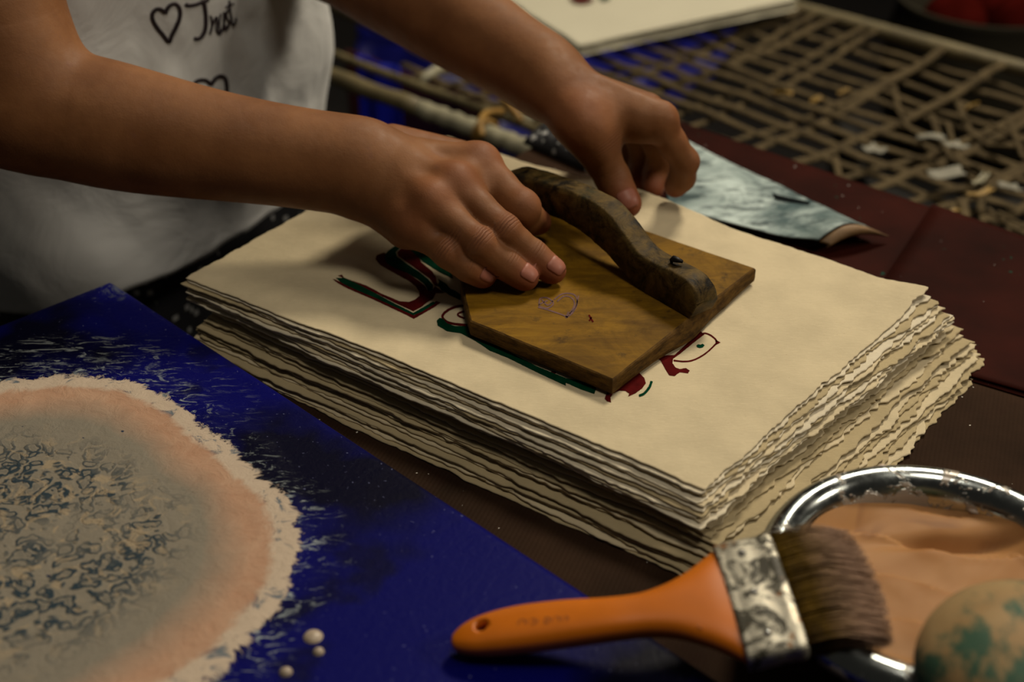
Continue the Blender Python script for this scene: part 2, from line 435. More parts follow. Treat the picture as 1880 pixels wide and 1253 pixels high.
grn3 = Z([(800, 150), (900, 190), (1100, 300), (1300, 440), (1320, 520), (1180, 450), (1000, 340), (960, 300), (850, 200)])
grn4 = Z([(1160, 520), (1250, 575), (1290, 625), (1350, 650), (1400, 690), (1400, 745), (1290, 695), (1200, 640), (1160, 590), (1175, 555)])
ring = strk(Z([(1440, 800), (1340, 815), (1250, 860), (1210, 910), (1240, 960), (1320, 990), (1470, 1005)]), 4.5)
ring2 = strk(Z([(1440, 860), (1380, 880), (1375, 905), (1440, 935)]), 3.5)
grn5 = Z([(1150, 960), (1180, 930), (1215, 940), (1260, 990), (1340, 1015), (1480, 1020), (1600, 1100), (1660, 1180), (1800, 1230), (1990, 1330), (2200, 1440), (2500, 1560), (2500, 1640), (2200, 1500), (1900, 1350), (1700, 1270), (1600, 1200), (1500, 1140), (1400, 1090), (1260, 1070), (1160, 1010)])
ink('red_ink', [red1, red2, red3, ring, ring2,
    Y_([(680, 740), (700, 680), (760, 650), (860, 560), (960, 490), (1010, 490), (1060, 540), (1075, 590), (1040, 640), (970, 690), (905, 720), (915, 690), (880, 665), (820, 662), (760, 690), (735, 730), (742, 775), (700, 765)]),
    Y_([(1150, 330), (1350, 320), (1600, 90), (1635, 125), (1560, 180), (1400, 310), (1335, 355), (1330, 400), (1360, 440), (1400, 455), (1460, 445), (1495, 470), (1480, 495), (1400, 485), (1350, 522), (1300, 515), (1270, 470), (1215, 370)]),
    strk(Y_([(1600, 120), (1650, 112), (1710, 140), (1755, 190), (1730, 230), (1640, 310), (1540, 365), (1450, 382), (1340, 372)]), 2.8),
    Y_([(1740, 170), (1790, 200), (1745, 225)]),
    Y_([(170, 470), (215, 480), (190, 538), (152, 528)])], M_red, .00012)
ink('green_ink', [grn1, grn2, grn3, grn4, grn5,
    Y_([(265, 570), (310, 545), (400, 560), (500, 580), (600, 640), (580, 695), (450, 650), (340, 600)]),
    strk(Y_([(1130, 572), (1110, 630), (1060, 690), (1010, 712)]), 4.5),
    Y_([(1560, 232), (1575, 218), (1600, 222), (1620, 214), (1637, 228), (1620, 248), (1590, 252), (1568, 246)])], M_green, .00022)

# ================================================================= PRINTING BLOCK
blk = empty('printing_block', (.05, .74, .0395))
tag(blk, 'carved wooden printing block with an arched blackened handle, on the printed sheet', 'printing block')
BP = [(-.031, .734), (-.0241, .6902), (.0535, .6299), (.1475, .7525), (-.003, .8725), (-.034, .80)]
bm = bmesh.new()
ctr = Vector((.055, .745)); rings = []
def outl(inset, low=0.0):
    pts = []
    for e_, (a, b) in enumerate(zip(BP, BP[1:]+BP[:1])):
        for k in range(24):
            t = k/24; p = Vector(a).lerp(Vector(b), t)
            d = (p-ctr); r = Vector((d.x, d.y)).normalized()
            wob = .0004*fbm(np.float64(p.x*90), np.float64(p.y*90), 3)
            bul = low*math.exp(-((t-.52)/.24)**2)*(1+.25*math.sin(t*17)) if e_ == 2 else (low*.12 if e_ == 1 else 0)
            pts.append(p - r*(inset-wob) + Vector((.79, -.61))*bul)
    return pts
lay = [(.0030, .0398, .0040), (.0004, .0408, .0046), (0, .0430, .0040), (0, .0462, .0018), (0, .0484, .0006), (.0006, .0494, 0), (.0016, .0500, 0)]
for ins, z, lo_ in lay:
    rings.append([bm.verts.new((p.x, p.y, z)) for p in outl(ins, lo_)])
n = len(rings[0])
for a, b in zip(rings, rings[1:]):
    for k in range(n):
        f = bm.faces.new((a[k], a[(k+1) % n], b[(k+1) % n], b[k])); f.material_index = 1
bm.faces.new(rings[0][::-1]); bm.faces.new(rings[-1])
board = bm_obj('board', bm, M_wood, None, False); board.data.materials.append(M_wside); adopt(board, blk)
# faint violet scribble and a dark nick on the board
def board_stroke(name, strokes, mat, wpx, h=.0501):
    vs = []; fs = []
    for s in strokes:
        Q = strk(s, wpx); m = len(Q)//2
        o0 = len(vs); vs += [W(x, y, h) for x, y in Q]
        for i in range(m-1): fs.append((o0+i, o0+i+1, o0+2*m-2-i, o0+2*m-1-i))
    o = mesh_obj(name, vs, fs, mat, None, False); adopt(o, blk); solid(o, .00008, 1); return o
z9 = lambda L: [(900+x/2.848, 280+y/2.848) for x, y in L]
M_vio = m_simple('violet_pencil', (.11, .05, .05), .8, .4, 300)
board_stroke('scribble', [z9([(255, 800), (262, 765), (300, 762), (330, 790), (300, 815), (255, 800), (300, 775)]),
    z9([(335, 770), (380, 740), (440, 745), (455, 790), (430, 840), (395, 865), (410, 835)]), z9([(350, 780), (390, 752), (430, 765), (440, 800), (415, 845)]),
    z9([(250, 810), (320, 830), (390, 855), (405, 865)]), z9([(270, 770), (300, 800), (330, 775)]), z9([(400, 862), (445, 810), (462, 750)])], M_vio, 2.3)
board_stroke('ink_nick', [z9([(516, 850), (526, 868), (538, 888)]), z9([(530, 862), (518, 882)])], M_red, 3.0)
# handle
F0 = Vector((.0825, .716)); G = Vector((-.62, .785)).normalized(); NV = Vector((.785, .62)).normalized()
prof_t = [(-.034, .0600), (-.031, .0680), (-.022, .0725), (-.005, .0722), (.006, .0718), (.018, .0735), (.032, .0815), (.047, .0885), (.062, .0895), (.078, .0890), (.100, .0862), (.120, .0830), (.136, .0800), (.146, .0740), (.149, .0650)]
prof_b = [(-.030, .0505), (-.020, .0500), (-.008, .0500), (.004, .0500), (.012, .0503), (.022, .0535), (.031, .0570), (.046, .0625), (.064, .0665), (.080, .0672), (.093, .0660), (.104, .0645), (.113, .0600), (.119, .0505), (.146, .0500)]
tp = catmull([Vector((a, b, 0)) for a, b in prof_t], 5); bt = catmull([Vector((a, b, 0)) for a, b in prof_b], 5)
bm = bmesh.new(); rows = []
WH = .0185
for k, (a, b) in enumerate(zip(tp, bt)):
    cs = []
    for (w_, f_) in [(0, 0), (0, .5), (0, .88), (.0016, 1), (.5*WH, 1.02), (WH-.003, 1), (WH, .86), (WH, .5), (WH, 0), (.5*WH, 0)]:
        s = b.x+(a.x-b.x)*min(1, f_); z = b.y+(a.y-b.y)*f_
        wob = .0005*fbm(np.float64(s*130+w_*300), np.float64(z*130), 3)
        p = F0+G*s+NV*(w_+wob); cs.append(bm.verts.new((p.x, p.y, z+wob)))
    rows.append(cs)
for a, b in zip(rows, rows[1:]):
    for k in range(10): bm.faces.new((a[k], a[(k+1) % 10], b[(k+1) % 10], b[k]))
bm.faces.new(rows[0]); bm.faces.new(rows[-1][::-1])
hd = bm_obj('handle', bm, M_handle); bevel(hd, .0008, 2); adopt(hd, blk)
# bent nail on the handle foot
nb = bmesh.new(); q = W(1233, 480, .0735)
tube(nb, [q+Vector((0, 0, -.004)), q+Vector((0, 0, .001)), q+Vector((.001, -.001, .0022)), q+Vector((.003, -.003, .0025)), q+Vector((.006, -.004, .0018))], [.0012, .0013, .002, .0017, .0009], 8)
adopt(bm_obj('nail', nb, m_simple('rusty_iron', (.012, .01, .01), .5, .3, 300, metal=.6)), blk)
sb = bmesh.new(); q = W(1252, 530, .062)
tube(sb, [q+Vector((-.001, -.001, .005)), q+Vector((0, -.002, .001)), q+Vector((.0005, -.003, -.004))], [.0007, .0012, .0005], 6)
adopt(bm_obj('splinter', sb, m_simple('splinter', (.25, .2, .14))), blk)

# ================================================================= PERSON
def surface_nets(D, org, h):
    nx, ny, nz = D.shape; ins = D < 0
    c = [(0,0,0),(1,0,0),(0,1,0),(1,1,0),(0,0,1),(1,0,1),(0,1,1),(1,1,1)]
    cnt = np.zeros((nx-1, ny-1, nz-1), np.int8)
    for a in c: cnt += ins[a[0]:nx-1+a[0], a[1]:ny-1+a[1], a[2]:nz-1+a[2]]
    act = np.argwhere((cnt > 0) & (cnt < 8)); idx = np.full(cnt.shape, -1, np.int64); idx[tuple(act.T)] = np.arange(len(act))
    vals = np.stack([D[act[:, 0]+a[0], act[:, 1]+a[1], act[:, 2]+a[2]] for a in c], 1).astype(np.float64)
    acc = np.zeros((len(act), 3)); n = np.zeros(len(act))
    for i in range(8):
        for j in range(i+1, 8):
            if sum(abs(c[i][k]-c[j][k]) for k in range(3)) != 1: continue
            a, b = vals[:, i], vals[:, j]; m = (a < 0) != (b < 0); t = np.where(m, a/np.where(m, a-b, 1), 0)
            p = np.array(c[i])[None]+t[:, None]*(np.array(c[j])-np.array(c[i]))[None]
            acc += p*m[:, None]; n += m
    V = (act+acc/n[:, None])*h+org
    faces = []
    for ax in range(3):
        b, d = (ax+1) % 3, (ax+2) % 3
        sl0 = [slice(1, -1)]*3; sl1 = [slice(1, -1)]*3; sl0[ax] = slice(0, -1); sl1[ax] = slice(1, None)
        s0 = ins[tuple(sl0)]; s1 = ins[tuple(sl1)]
        e = np.argwhere(s0 != s1)
        if not len(e): continue
        fl = s0[tuple(e.T)]
        P = e.copy(); P[:, b] += 1; P[:, d] += 1
        def cell(ob, od):
            q = P.copy(); q[:, b] -= ob; q[:, d] -= od; return idx[tuple(q.T)]
        q = np.stack([cell(1, 1), cell(0, 1), cell(0, 0), cell(1, 0)], 1)
        q[~fl] = q[~fl][:, ::-1]; faces.append(q)
    return V, np.concatenate(faces)

class Field:
    def __init__(s, lo, hi, h):
        s.h = h; s.lo = np.array(lo, float); s.n = np.ceil((np.array(hi)-s.lo)/h).astype(int)+1
        s.D = np.full(s.n, .03, np.float32)
    def new(s):
        f = Field.__new__(Field); f.h = s.h; f.lo = s.lo; f.n = s.n; f.D = np.full(s.n, .03, np.float32); return f
    def cone(s, a, b, ra, rb, k=.004, sq=None):
        a = np.array(a[:3], float); b = np.array(b[:3], float); R = max(ra, rb)+.024
        lo = np.maximum(((np.minimum(a, b)-R-s.lo)/s.h).astype(int), 0); hi = np.minimum(((np.maximum(a, b)+R-s.lo)/s.h).astype(int)+1, s.n)
        if (hi <= lo).any(): return s
        ax = [s.lo[i]+s.h*np.arange(lo[i], hi[i]) for i in range(3)]
        X, Y, Zz = ax[0][:, None, None]-a[0], ax[1][None, :, None]-a[1], ax[2][None, None, :]-a[2]
        v = b-a; L = max(v@v, 1e-12)
        t = np.clip((X*v[0]+Y*v[1]+Zz*v[2])/L, 0, 1)
        dx, dy, dz = X-t*v[0], Y-t*v[1], Zz-t*v[2]
        if sq is not None:   # widen across direction sq[0] by the factor sq[1]
            w_ = np.array(sq[0]); c = dx*w_[0]+dy*w_[1]+dz*w_[2]; d2 = dx*dx+dy*dy+dz*dz-c*c+(c/sq[1])**2
        else: d2 = dx*dx+dy*dy+dz*dz
        d = (np.sqrt(d2)-(ra+(rb-ra)*t)).astype(np.float32)
        sub = s.D[lo[0]:hi[0], lo[1]:hi[1], lo[2]:hi[2]]
        hh = np.maximum(k-np.abs(sub-d), 0)
        s.D[lo[0]:hi[0], lo[1]:hi[1], lo[2]:hi[2]] = np.minimum(sub, d)-hh*hh/(4*k)
        return s
    def chain(s, P, R, k=.003, sq=None):
        for i in range(len(P)-1): s.cone(P[i], P[i+1], R[i], R[i+1], k, sq)
        return s
    def merge(s, o, k):
        hh = np.maximum(k-np.abs(s.D-o.D), 0); s.D = np.minimum(s.D, o.D)-hh*hh/(4*k); return s

def curve_pts(P, R, n=5):
    Q = catmull(P, n); r = [R[min(int(i/n), len(R)-2)]*(1-(i % n)/n)+R[min(int(i/n)+1, len(R)-1)]*((i % n)/n) if i < len(Q)-1 else R[-1] for i in range(len(Q))]
    return Q, r

joints = []; tips = []; reds = []
def finger(fld, P, R, dors, nail=True, k=.0012, cr=1.0, pad=.22):
    """P: knuckle, middle joint, last joint, tip; grown as its own chain, then united with a tight seam to its neighbours"""
    f = fld.new(); d = Vector(dors).normalized()
    for i in range(3):
        a, b = P[i], P[i+1]; m = a.lerp(b, .5)
        f.cone(a, m, R[i], (R[i]*.5+R[i+1]*.5)*.95, .003); f.cone(m, b, (R[i]*.5+R[i+1]*.5)*.95, R[i+1], .003)
        # soft pad on the palm side of each segment
        t = (b-a).normalized(); n = (d-t*d.dot(t)).normalized()
        f.cone(a.lerp(b, .25)-n*R[i]*pad, a.lerp(b, .8)-n*R[i+1]*pad, R[i]*.86, R[i+1]*.86, .004)
    for i in (1, 2):
        t = (P[i+1]-P[i-1]).normalized(); n = (d-t*d.dot(t)).normalized()
        f.cone(P[i]+n*R[i]*.12, P[i]+n*R[i]*.12+t*.001, R[i]*.98, R[i]*.98, .003)
        joints.append((P[i]+n*R[i], t, n, R[i]*(1.0 if i == 1 else .75), (1.0 if i == 1 else .45)*cr))
    t = (P[3]-P[2]).normalized(); n = (d-t*d.dot(t)).normalized()
    if nail: tips.append((P[3].copy(), t, n, R[3]))
    reds.append((P[3]+t*.002, R[3]*1.5, .7)); reds.append((P[1]+n*R[1], R[1]*1.2, .15)); reds.append((P[0]+n*R[0], R[0]*1.5, .2))
    fld.merge(f, k)

# ---- right arm and hand (nearer the camera)
ER = WY(40, 192, .80); SR = Vector((-.345, .935, .42)); WR = W(676, 308, .101)
FR = Field((-.43, .62, .03), (.06, 1.0, .47), .00125)
arm = FR.new()
# forearm, slightly oval, fullest below the elbow
fd = (WR-ER)
Pa = [ER, ER+fd*.25+Vector((0, 0, -.003)), ER+fd*.5+Vector((0, 0, -.004)), ER+fd*.8+Vector((0, 0, -.002)), WR]
Ra = [.0305, .0295, .0255, .0222, .0212]
Q, r = curve_pts(Pa, Ra)
arm.chain(Q, r, .012, (Vector((0.15, .45, .88)).normalized(), 1.12))
Q, r = curve_pts([ER, ER.lerp(SR, .35)+Vector((-.004, -.004, 0)), SR], [.031, .035, .045]); arm.chain(Q, r, .02)
arm.cone(ER+Vector((-.02, -.006, -.008)), ER+Vector((-.012, -.004, -.004)), .018, .022, .02)  # point of the elbow
palm = FR.new()
wTop = W(690, 285, .104); wBot = W(690, 345, .092)
mcI = W(878, 302, .1000); mcM = W(832, 338, .1005); mcR = W(790, 372, .0950); mcP = W(757, 408, .0835)
palm.cone(WR, WR.lerp(mcM, .4), .0215, .0175, .02, (Vector((.1, .75, .6)).normalized(), 1.15))
for m_, s_, r_ in ((mcI, .1, .0115), (mcM, .38, .0112), (mcR, .66, .0108), (mcP, .95, .0105)):
    b_ = wTop.lerp(wBot, s_); palm.cone(b_, m_, .015, r_, .009)
    lo_ = Vector((0, 0, -.009)); palm.cone(b_+lo_*.6, m_+lo_+(b_-m_)*.18, .0165, .0115, .012)
palm.cone(mcI+Vector((-.003, 0, -.001)), mcP+Vector((-.004, .001, 0)), .0108, .0100, .010)
# tendons and knuckle bumps on the back of the hand
for m_, s_ in ((mcI, .15), (mcM, .4), (mcR, .62), (mcP, .9)):
    b_ = wTop.lerp(wBot, s_); u = Vector((0.05, -.25, .95)).normalized()
    palm.cone(m_+u*.0078, b_.lerp(m_, .25)+u*.0098, .0032, .0022, .006)
    palm.cone(m_+u*.0012, m_+u*.0012+Vector((.001, 0, 0)), .0098, .0098, .008)
pI, pM, pR, pP = W(955, 383, .0845), W(925, 423, .0830), W(879, 447, .0800), W(824, 464, .0705)
for (m0, q0), (m1, q1), f_ in (((mcI, pI), (mcM, pM), .30), ((mcM, pM), (mcR, pR), .24), ((mcR, pR), (mcP, pP), .28)):
    dn = Vector((0, 0, -.0022))
    palm.cone(m0.lerp(q0, f_*.2)+dn*.4, m1.lerp(q1, f_*.2)+dn*.4, .0100, .0100, .008)
    palm.cone(m0.lerp(q0, f_)+dn, m1.lerp(q1, f_)+dn, .0074, .0070, .006)
# thumb side muscle, seen as the upper contour of the hand
palm.cone(W(720, 270, .098), W(845, 292, .088), .0145, .0120, .012)
arm.merge(palm, .010)
up = (0.0, -.35, .94)
fg = FR.new()
finger(fg, [mcI, W(955, 383, .0845), W(966, 400, .0720), W(990, 408, .0655)], [.0116, .0112, .0098, .0076], (.75, -.1, .65), nail=False, cr=0)
finger(fg, [mcM, W(925, 423, .0830), W(976, 468, .0675), W(1015, 497, .0595)], [.0108, .0093, .0086, .0080], up)
finger(fg, [mcR, W(879, 447, .0800), W(929, 485, .0665), W(965, 510, .0592)], [.0104, .0091, .0084, .0078], up)
finger(fg, [mcP, W(822, 463, .0735), W(859, 489, .0660), W(888, 506, .0595)], [.0100, .0087, .0080, .0075], (.1, -.62, .75))
finger(fg, [W(745, 282, .088), W(850, 312, .079), W(905, 350, .071), W(955, 388, .0635)], [.0135, .0115, .0100, .0088], (.3, .5, .7), nail=False)
arm.merge(fg, .0055)
V1, F1 = surface_nets(arm.D, arm.lo, arm.h)
# ---- left arm and hand (farther)
ELb = Vector((-.135, 1.025, .172)); SL = Vector((-.20, 1.17, .42)); WL = W(1012, 148, .124)
FL = Field((-.27, .76, .03), (.15, 1.24, .47), .0013)
arl = FL.new(); fd = WL-ELb
Q, r = curve_pts([ELb, ELb+fd*.3, ELb+fd*.6, ELb+fd*.85, WL], [.036, .0335, .0285, .0225, .0205])
arl.chain(Q, r, .012)
Q, r = curve_pts([ELb, ELb.lerp(SL, .4), SL], [.036, .04, .05]); arl.chain(Q, r, .02)
pl = FL.new()
lI = W(1208, 224, .1085); lM = W(1190, 206, .0985); lR = W(1165, 203, .0880); lP = W(1140, 206, .0780)
wa = WL+Vector((0, -.006, .002)); wb = WL+Vector((0, .012, -.012))
for m_, s_, r_ in ((lI, 0, .0115), (lM, .33, .0112), (lR, .66, .0105), (lP, 1, .0100)):
    b_ = wa.lerp(wb, s_); pl.cone(b_, m_, .0165, r_, .010)
for m_, s_ in ((lI, 0), (lM, .33)):
    b_ = wa.lerp(wb, s_); u = Vector((.1, 0, .95)).normalized(); pl.cone(m_+u*.009, b_.lerp(m_, .3)+u*.013, .003, .002, .005)
pl.cone(lI+Vector((-.012, 0, -.001)), lP+Vector((-.012, 0, 0)), .0115, .011, .012)
pl.cone(W(1030, 185, .118), W(1078, 240, .107), .0175, .0150, .014)          # thenar
pl.cone(W(1075, 214, .112), W(1172, 216, .1060), .0130, .0105, .010)         # web muscle of thumb and index
pl.cone(lI+Vector((.001, -.001, .0025)), lI+Vector((.002, -.001, .0025)), .0108, .0108, .005)
arl.merge(pl, .010)
fg = FL.new()
finger(fg, [lI, W(1257, 296, .0800), W(1252, 326, .0660), W(1240, 343, .0560)], [.0104, .0084, .0080, .0072], (.85, .0, .5), nail=False, cr=.3, pad=.02)
finger(fg, [lM, WY(1216, 290, .900), WY(1206, 318, .900), WY(1200, 345, .890)], [.0108, .0092, .0082, .0074], (.85, .0, .5), nail=False)
finger(fg, [lR, WY(1184, 292, .915), WY(1176, 318, .912), WY(1168, 342, .900)], [.0102, .0088, .0080, .0072], (.8, .1, .5), nail=False)
finger(fg, [lP, WY(1156, 292, .925), WY(1150, 314, .922), WY(1142, 334, .910)], [.0092, .0080, .0072, .0065], (.8, .1, .5), nail=False)
arl.merge(fg, .004)
fg = FL.new()
finger(fg, [W(1068, 222, .110), W(1094, 268, .0945), W(1124, 326, .0735), W(1152, 374, .0620)], [.0165, .0132, .0108, .0092], (.12, -.80, .55), cr=.35)
arl.merge(fg, .010)
V2, F2 = surface_nets(arl.D, arl.lo, arl.h)
# ---- trunk inside the shirt
TC = Vector((-.301, 1.035)); FA = Vector((.82, -.57)).normalized(); SA = Vector((.57, .82)).normalized()
FT = Field((-.60, .75, -.35), (.05, 1.35, .62), .006)
def tp_(f, s, z): p = TC+FA*f+SA*s; return Vector((p.x, p.y, z))
tr = FT.new()
for s in (-.07, 0, .07): tr.cone(tp_(0, s, -.30), tp_(0, s, .05), .085, .075, .05); tr.cone(tp_(0, s, .05), tp_(-.0, s*1.2, .40), .075, .07, .05)
tr.cone(tp_(0, -.13, .41), tp_(0, .13, .41), .05, .05, .05); tr.cone(tp_(0, 0, .42), tp_(.01, 0, .55), .05, .045, .05)
tr.cone(SR, tp_(0, -.10, .40), .05, .05, .04); tr.cone(SL, tp_(0, .10, .40), .05, .05, .04)
V3, F3 = surface_nets(tr.D, tr.lo, tr.h)
VV = np.concatenate([V1, V2, V3]); FF = np.concatenate([F1, F2+len(V1), F3+len(V1)+len(V2)])
pers = empty('person', (TC.x, TC.y, -.75))
tag(pers, 'person in a white printed t-shirt pressing the block and lifting the paper', 'person')
me = bpy.data.meshes.new('body'); me.from_pydata(VV.tolist(), [], FF.tolist()); me.update(); me.validate()
me.polygons.foreach_set('use_smooth', [True]*len(me.polygons)); me.materials.append(M_skin)
nh = len(V1)+len(V2); P = VV
cre = np.zeros(len(P)); alo = np.zeros(len(P)); red = np.zeros(len(P))
for c, t, n_, r_, a_ in joints:
    d = P-np.array(c); al = d@np.array(t); lat = np.linalg.norm(d-np.outer(al, t), axis=1)
    w_ = a_*np.exp(-(al/(r_*.42))**2-(lat/(r_*1.1))**4)*((d@np.array(n_)) > -r_*1.0)
    m = w_ > cre; cre[m] = w_[m]; alo[m] = al[m]
for c, r_, a_ in reds:
    d = np.linalg.norm(P-np.array(c), axis=1); red = np.maximum(red, a_*np.exp(-(d/r_)**2))
for nm, arr in (('crease', cre), ('along', alo), ('redness', red)):
    at = me.attributes.new(nm, 'FLOAT', 'POINT'); at.data.foreach_set('value', arr.astype(np.float32))
body = bpy.data.objects.new('body', me); COL.objects.link(body)
sm = body.modifiers.new('sm', 'SMOOTH'); sm.factor = .5; sm.iterations = 2
bvh = BVHTree.FromPolygons(VV.tolist(), FF.tolist())
adopt(body, pers)
for c, t, n_, r_ in tips:
    b_ = t.cross(n_); vs = []; fs = []; nu, nv = 12, 12
    for j in range(nv+1):
        for i in range(nu+1):
            u, v = i/nu*2-1, j/nv
            L = -r_*.62+v*r_*1.32
            wmul = (1-.10*v)*math.sqrt(max(0, 1-max(0, (.28-v)/.28)**2*.55))
            if v > .8: wmul *= math.sqrt(1-((v-.8)/.2)**2*.45)
            th = u*.80*wmul
            o_ = c+t*L; dirn = (n_*math.cos(th)+b_*math.sin(th))
            hit = bvh.ray_cast(o_+dirn*r_*1.45, -dirn, .03)
            p = hit[0] if hit[0] and (hit[0]-o_).length > r_*.45 else o_+dirn*r_*.8
            edge = min(1, 4*(1-abs(u)), 5*v+.15)
            vs.append(p+dirn*(.0001+.00055*edge))
    for j in range(nv):
        for i in range(nu): a = j*(nu+1)+i; fs.append((a, a+1, a+nu+2, a+nu+1))
    o = mesh_obj('fingernail', vs, fs, M_nail); adopt(o, pers); solid(o, .0006, -1)
    o['label'] = 'pink fingernail'

# ---- shirt: loops round the trunk, with folds; hem at the bottom
NTH, NZ = 260, 130
def shirt_pt(th, z):
    # th: angle round the trunk from the facing direction
    zz = (z+.04)/.46
    af = .128-.012*math.sin(max(0, min(1, zz*1.5))*PI)-.02*max(0, zz-.6); as_ = .180+.006*math.sin(zz*3)
    if z < .05: af -= .10*(.05-z)**1*1.2; as_ -= .05*(.05-z)
    e = 2.3; c, s = math.cos(th), math.sin(th)
    r = (abs(c/af)**e+abs(s/as_)**e)**(-1/e)
    cz = TC+FA*(.0)
    x = cz.x+FA.x*r*c+SA.x*r*s; y = cz.y+FA.y*r*c+SA.y*r*s
    return x, y, r
vs = []
fold_n = np.random.RandomState(5)
for j in range(NZ+1):
    v = j/NZ
    for i in range(NTH):
        th = 2*PI*i/NTH
        hem = -.045+.008*math.sin(th*2+1)+.004*math.sin(th*5)
        z = hem+v*(.47-hem)
        x, y, r = shirt_pt(th, z)
        a1 = .0045*float(fbm(np.float64(th*2.2+z*9), np.float64(z*5-th*1.4+9), 3))*2
        a2 = .009*math.exp(-((z-.02)/.07)**2)*math.sin(th*4+z*26+1.2)
        # long slanting fold under the near forearm
        q = (th+1.05)*.17-(z-.005)*.9; a3 = -.016*math.exp(-(q/.012)**2)*math.exp(-((z-.015)/.05)**2)
        q2 = (th+1.45)*.17-(z-.03)*1.2; a4 = .010*math.exp(-(q2/.016)**2)*math.exp(-((z-.03)/.06)**2)
        k = a1+a2+a3+a4
        d = Vector((x-TC.x, y-TC.y)).normalized()
        if v < .012: k += .0008
        top = max(0, (z-.40)/.07); sh = 1-top*.75
        vs.append((TC.x+(x+d.x*k-TC.x)*sh, TC.y+(y+d.y*k-TC.y)*sh, z))
fs = []
for j in range(NZ):
    for i in range(NTH): a = j*NTH+i; b = j*NTH+(i+1) % NTH; fs.append((a, b, b+NTH, a+NTH))
f0 = [Vector(vs[q]) for q in fs[len(fs)//2]]; n0_ = (f0[1]-f0[0]).cross(f0[2]-f0[0]); q_ = f0[0]-Vector((TC.x, TC.y, f0[0].z))
if n0_.dot(q_) < 0: fs = [f[::-1] for f in fs]
shirt = mesh_obj('t_shirt', vs, fs, M_shirt); adopt(shirt, pers); shirt['label'] = 'white t-shirt with printed hearts and lettering'
sbvh = BVHTree.FromPolygons([tuple(v) for v in vs], fs)
solid(shirt, .0012, -1)
# sleeves
for S0, E0 in ((SR, ER), (SL, ELb)):
    bm = bmesh.new(); Q = [S0+(S0-E0)*.12, S0, S0.lerp(E0, .2), S0.lerp(E0, .42)]
    seg = 40; rings = []
    for k, p in enumerate(Q):
        t = (E0-S0).normalized(); s = t.cross(Vector((0, 1, 0))).normalized(); n_ = s.cross(t)
        rr = (.05, .062, .060, .058)[k]
        rings.append([bm.verts.new(p+(s*math.cos(2*PI*a/seg)+n_*math.sin(2*PI*a/seg))*(rr+.003*math.sin(a*.9+k))) for a in range(seg)])
    for a, b in zip(rings, rings[1:]):
        for k in range(seg): bm.faces.new((a[k], a[(k+1) % seg], b[(k+1) % seg], b[k]))
    sl = bm_obj('sleeve', bm, M_shirt); adopt(sl, pers); sl.parent = shirt; sl.matrix_parent_inverse = Matrix(); solid(sl, .0012, 1)
# print on the shirt, laid on its surface
def on_shirt(px, py):
    hit = sbvh.ray_cast(EYE, RAY(px, py).normalized()); return (hit[0], hit[1]) if hit[0] else (None, None)
zs = lambda L: [(260+x/5.222, x_y/5.222) for x, x_y in L]
def shirt_print(name, strokes, wd, label):
    vs = []; fs = []
    for s in strokes:
        Q = strk(s, wd); m = len(Q)//2; H = [on_shirt(x, y) for x, y in Q]
        if any(h[0] is None for h in H): continue
        o0 = len(vs); vs += [h[0]+(h[1] if h[1].y < 0 else -h[1])*.0006 for h in H]
        for i in range(m-1): fs.append((o0+i, o0+i+1, o0+2*m-2-i, o0+2*m-1-i))
    o = mesh_obj(name, vs, fs, M_print); adopt(o, pers); o.parent = shirt; o.matrix_parent_inverse = Matrix(); o['label'] = label
    solid(o, .0002, 1)
h1 = [(225, 125), (190, 90), (140, 85), (100, 130), (105, 190), (150, 270), (200, 330), (258, 400), (285, 340), (330, 250), (362, 160), (360, 80), (320, 35), (275, 45), (240, 85), (225, 130)]
shirt_print('heart_outline', [zs(h1)], 7.0, 'dark outlined heart')
h2 = [(660, 815), (620, 775), (560, 768), (510, 790), (495, 840), (530, 900), (600, 960), (670, 1040), (745, 1110), (770, 1040), (800, 940), (812, 850), (800, 760), (760, 728), (710, 745), (680, 780), (660, 815)]
shirt_print('heart_outline', [zs(h2)], 7.0, 'dark outlined heart partly behind the forearm')
T = [[(415, 35), (440, 50), (500, 45), (560, 25), (640, -5)], [(580, -10), (600, 60), (612, 180), (605, 280), (570, 350), (530, 372), (495, 365)]]
shirt_print('lettering', [zs(t) for t in T], 7.0, 'handwritten word Trust, its capital letter')
T2 = [[(655, 150), (668, 190), (670, 260), (650, 330)], [(650, 330), (672, 250), (700, 180), (718, 165), (715, 230), (712, 290), (745, 335)],
      [(745, 335), (740, 230), (752, 130)], [(745, 330), (775, 270), (790, 180), (785, 110)], [(790, 110), (785, 200), (795, 290), (815, 240)],
      [(845, 75), (815, 110), (810, 160), (835, 220), (815, 275), (790, 290)], [(835, 0), (840, 80), (855, 180), (868, 240), (890, 220), (900, 170)], [(800, 70), (840, 50), (878, 35)]]
shirt_print('lettering', [zs(t) for t in T2], 3.6, 'handwritten word Trust, its small letters')

# ---- patterned dark skirt below the hem
vs = []; fs = []
for j in range(21):
    z = .0-.55*j/20
    for i in range(120):
        th = 2*PI*i/120; c, s = math.cos(th), math.sin(th); af = .094+.05*j/20; as_ = .150+.045*j/20
        r = (abs(c/af)**2.2+abs(s/as_)**2.2)**(-1/2.2)+.005*math.sin(th*9+j*.3)
        p = TC+FA*r*c+SA*r*s; vs.append((p.x, p.y, z))
for j in range(20):
    for i in range(120): a = j*120+i; b = j*120+(i+1) % 120; fs.append((a, b, b+120, a+120))
adopt(mesh_obj('skirt', vs, fs, M_skirt), pers)

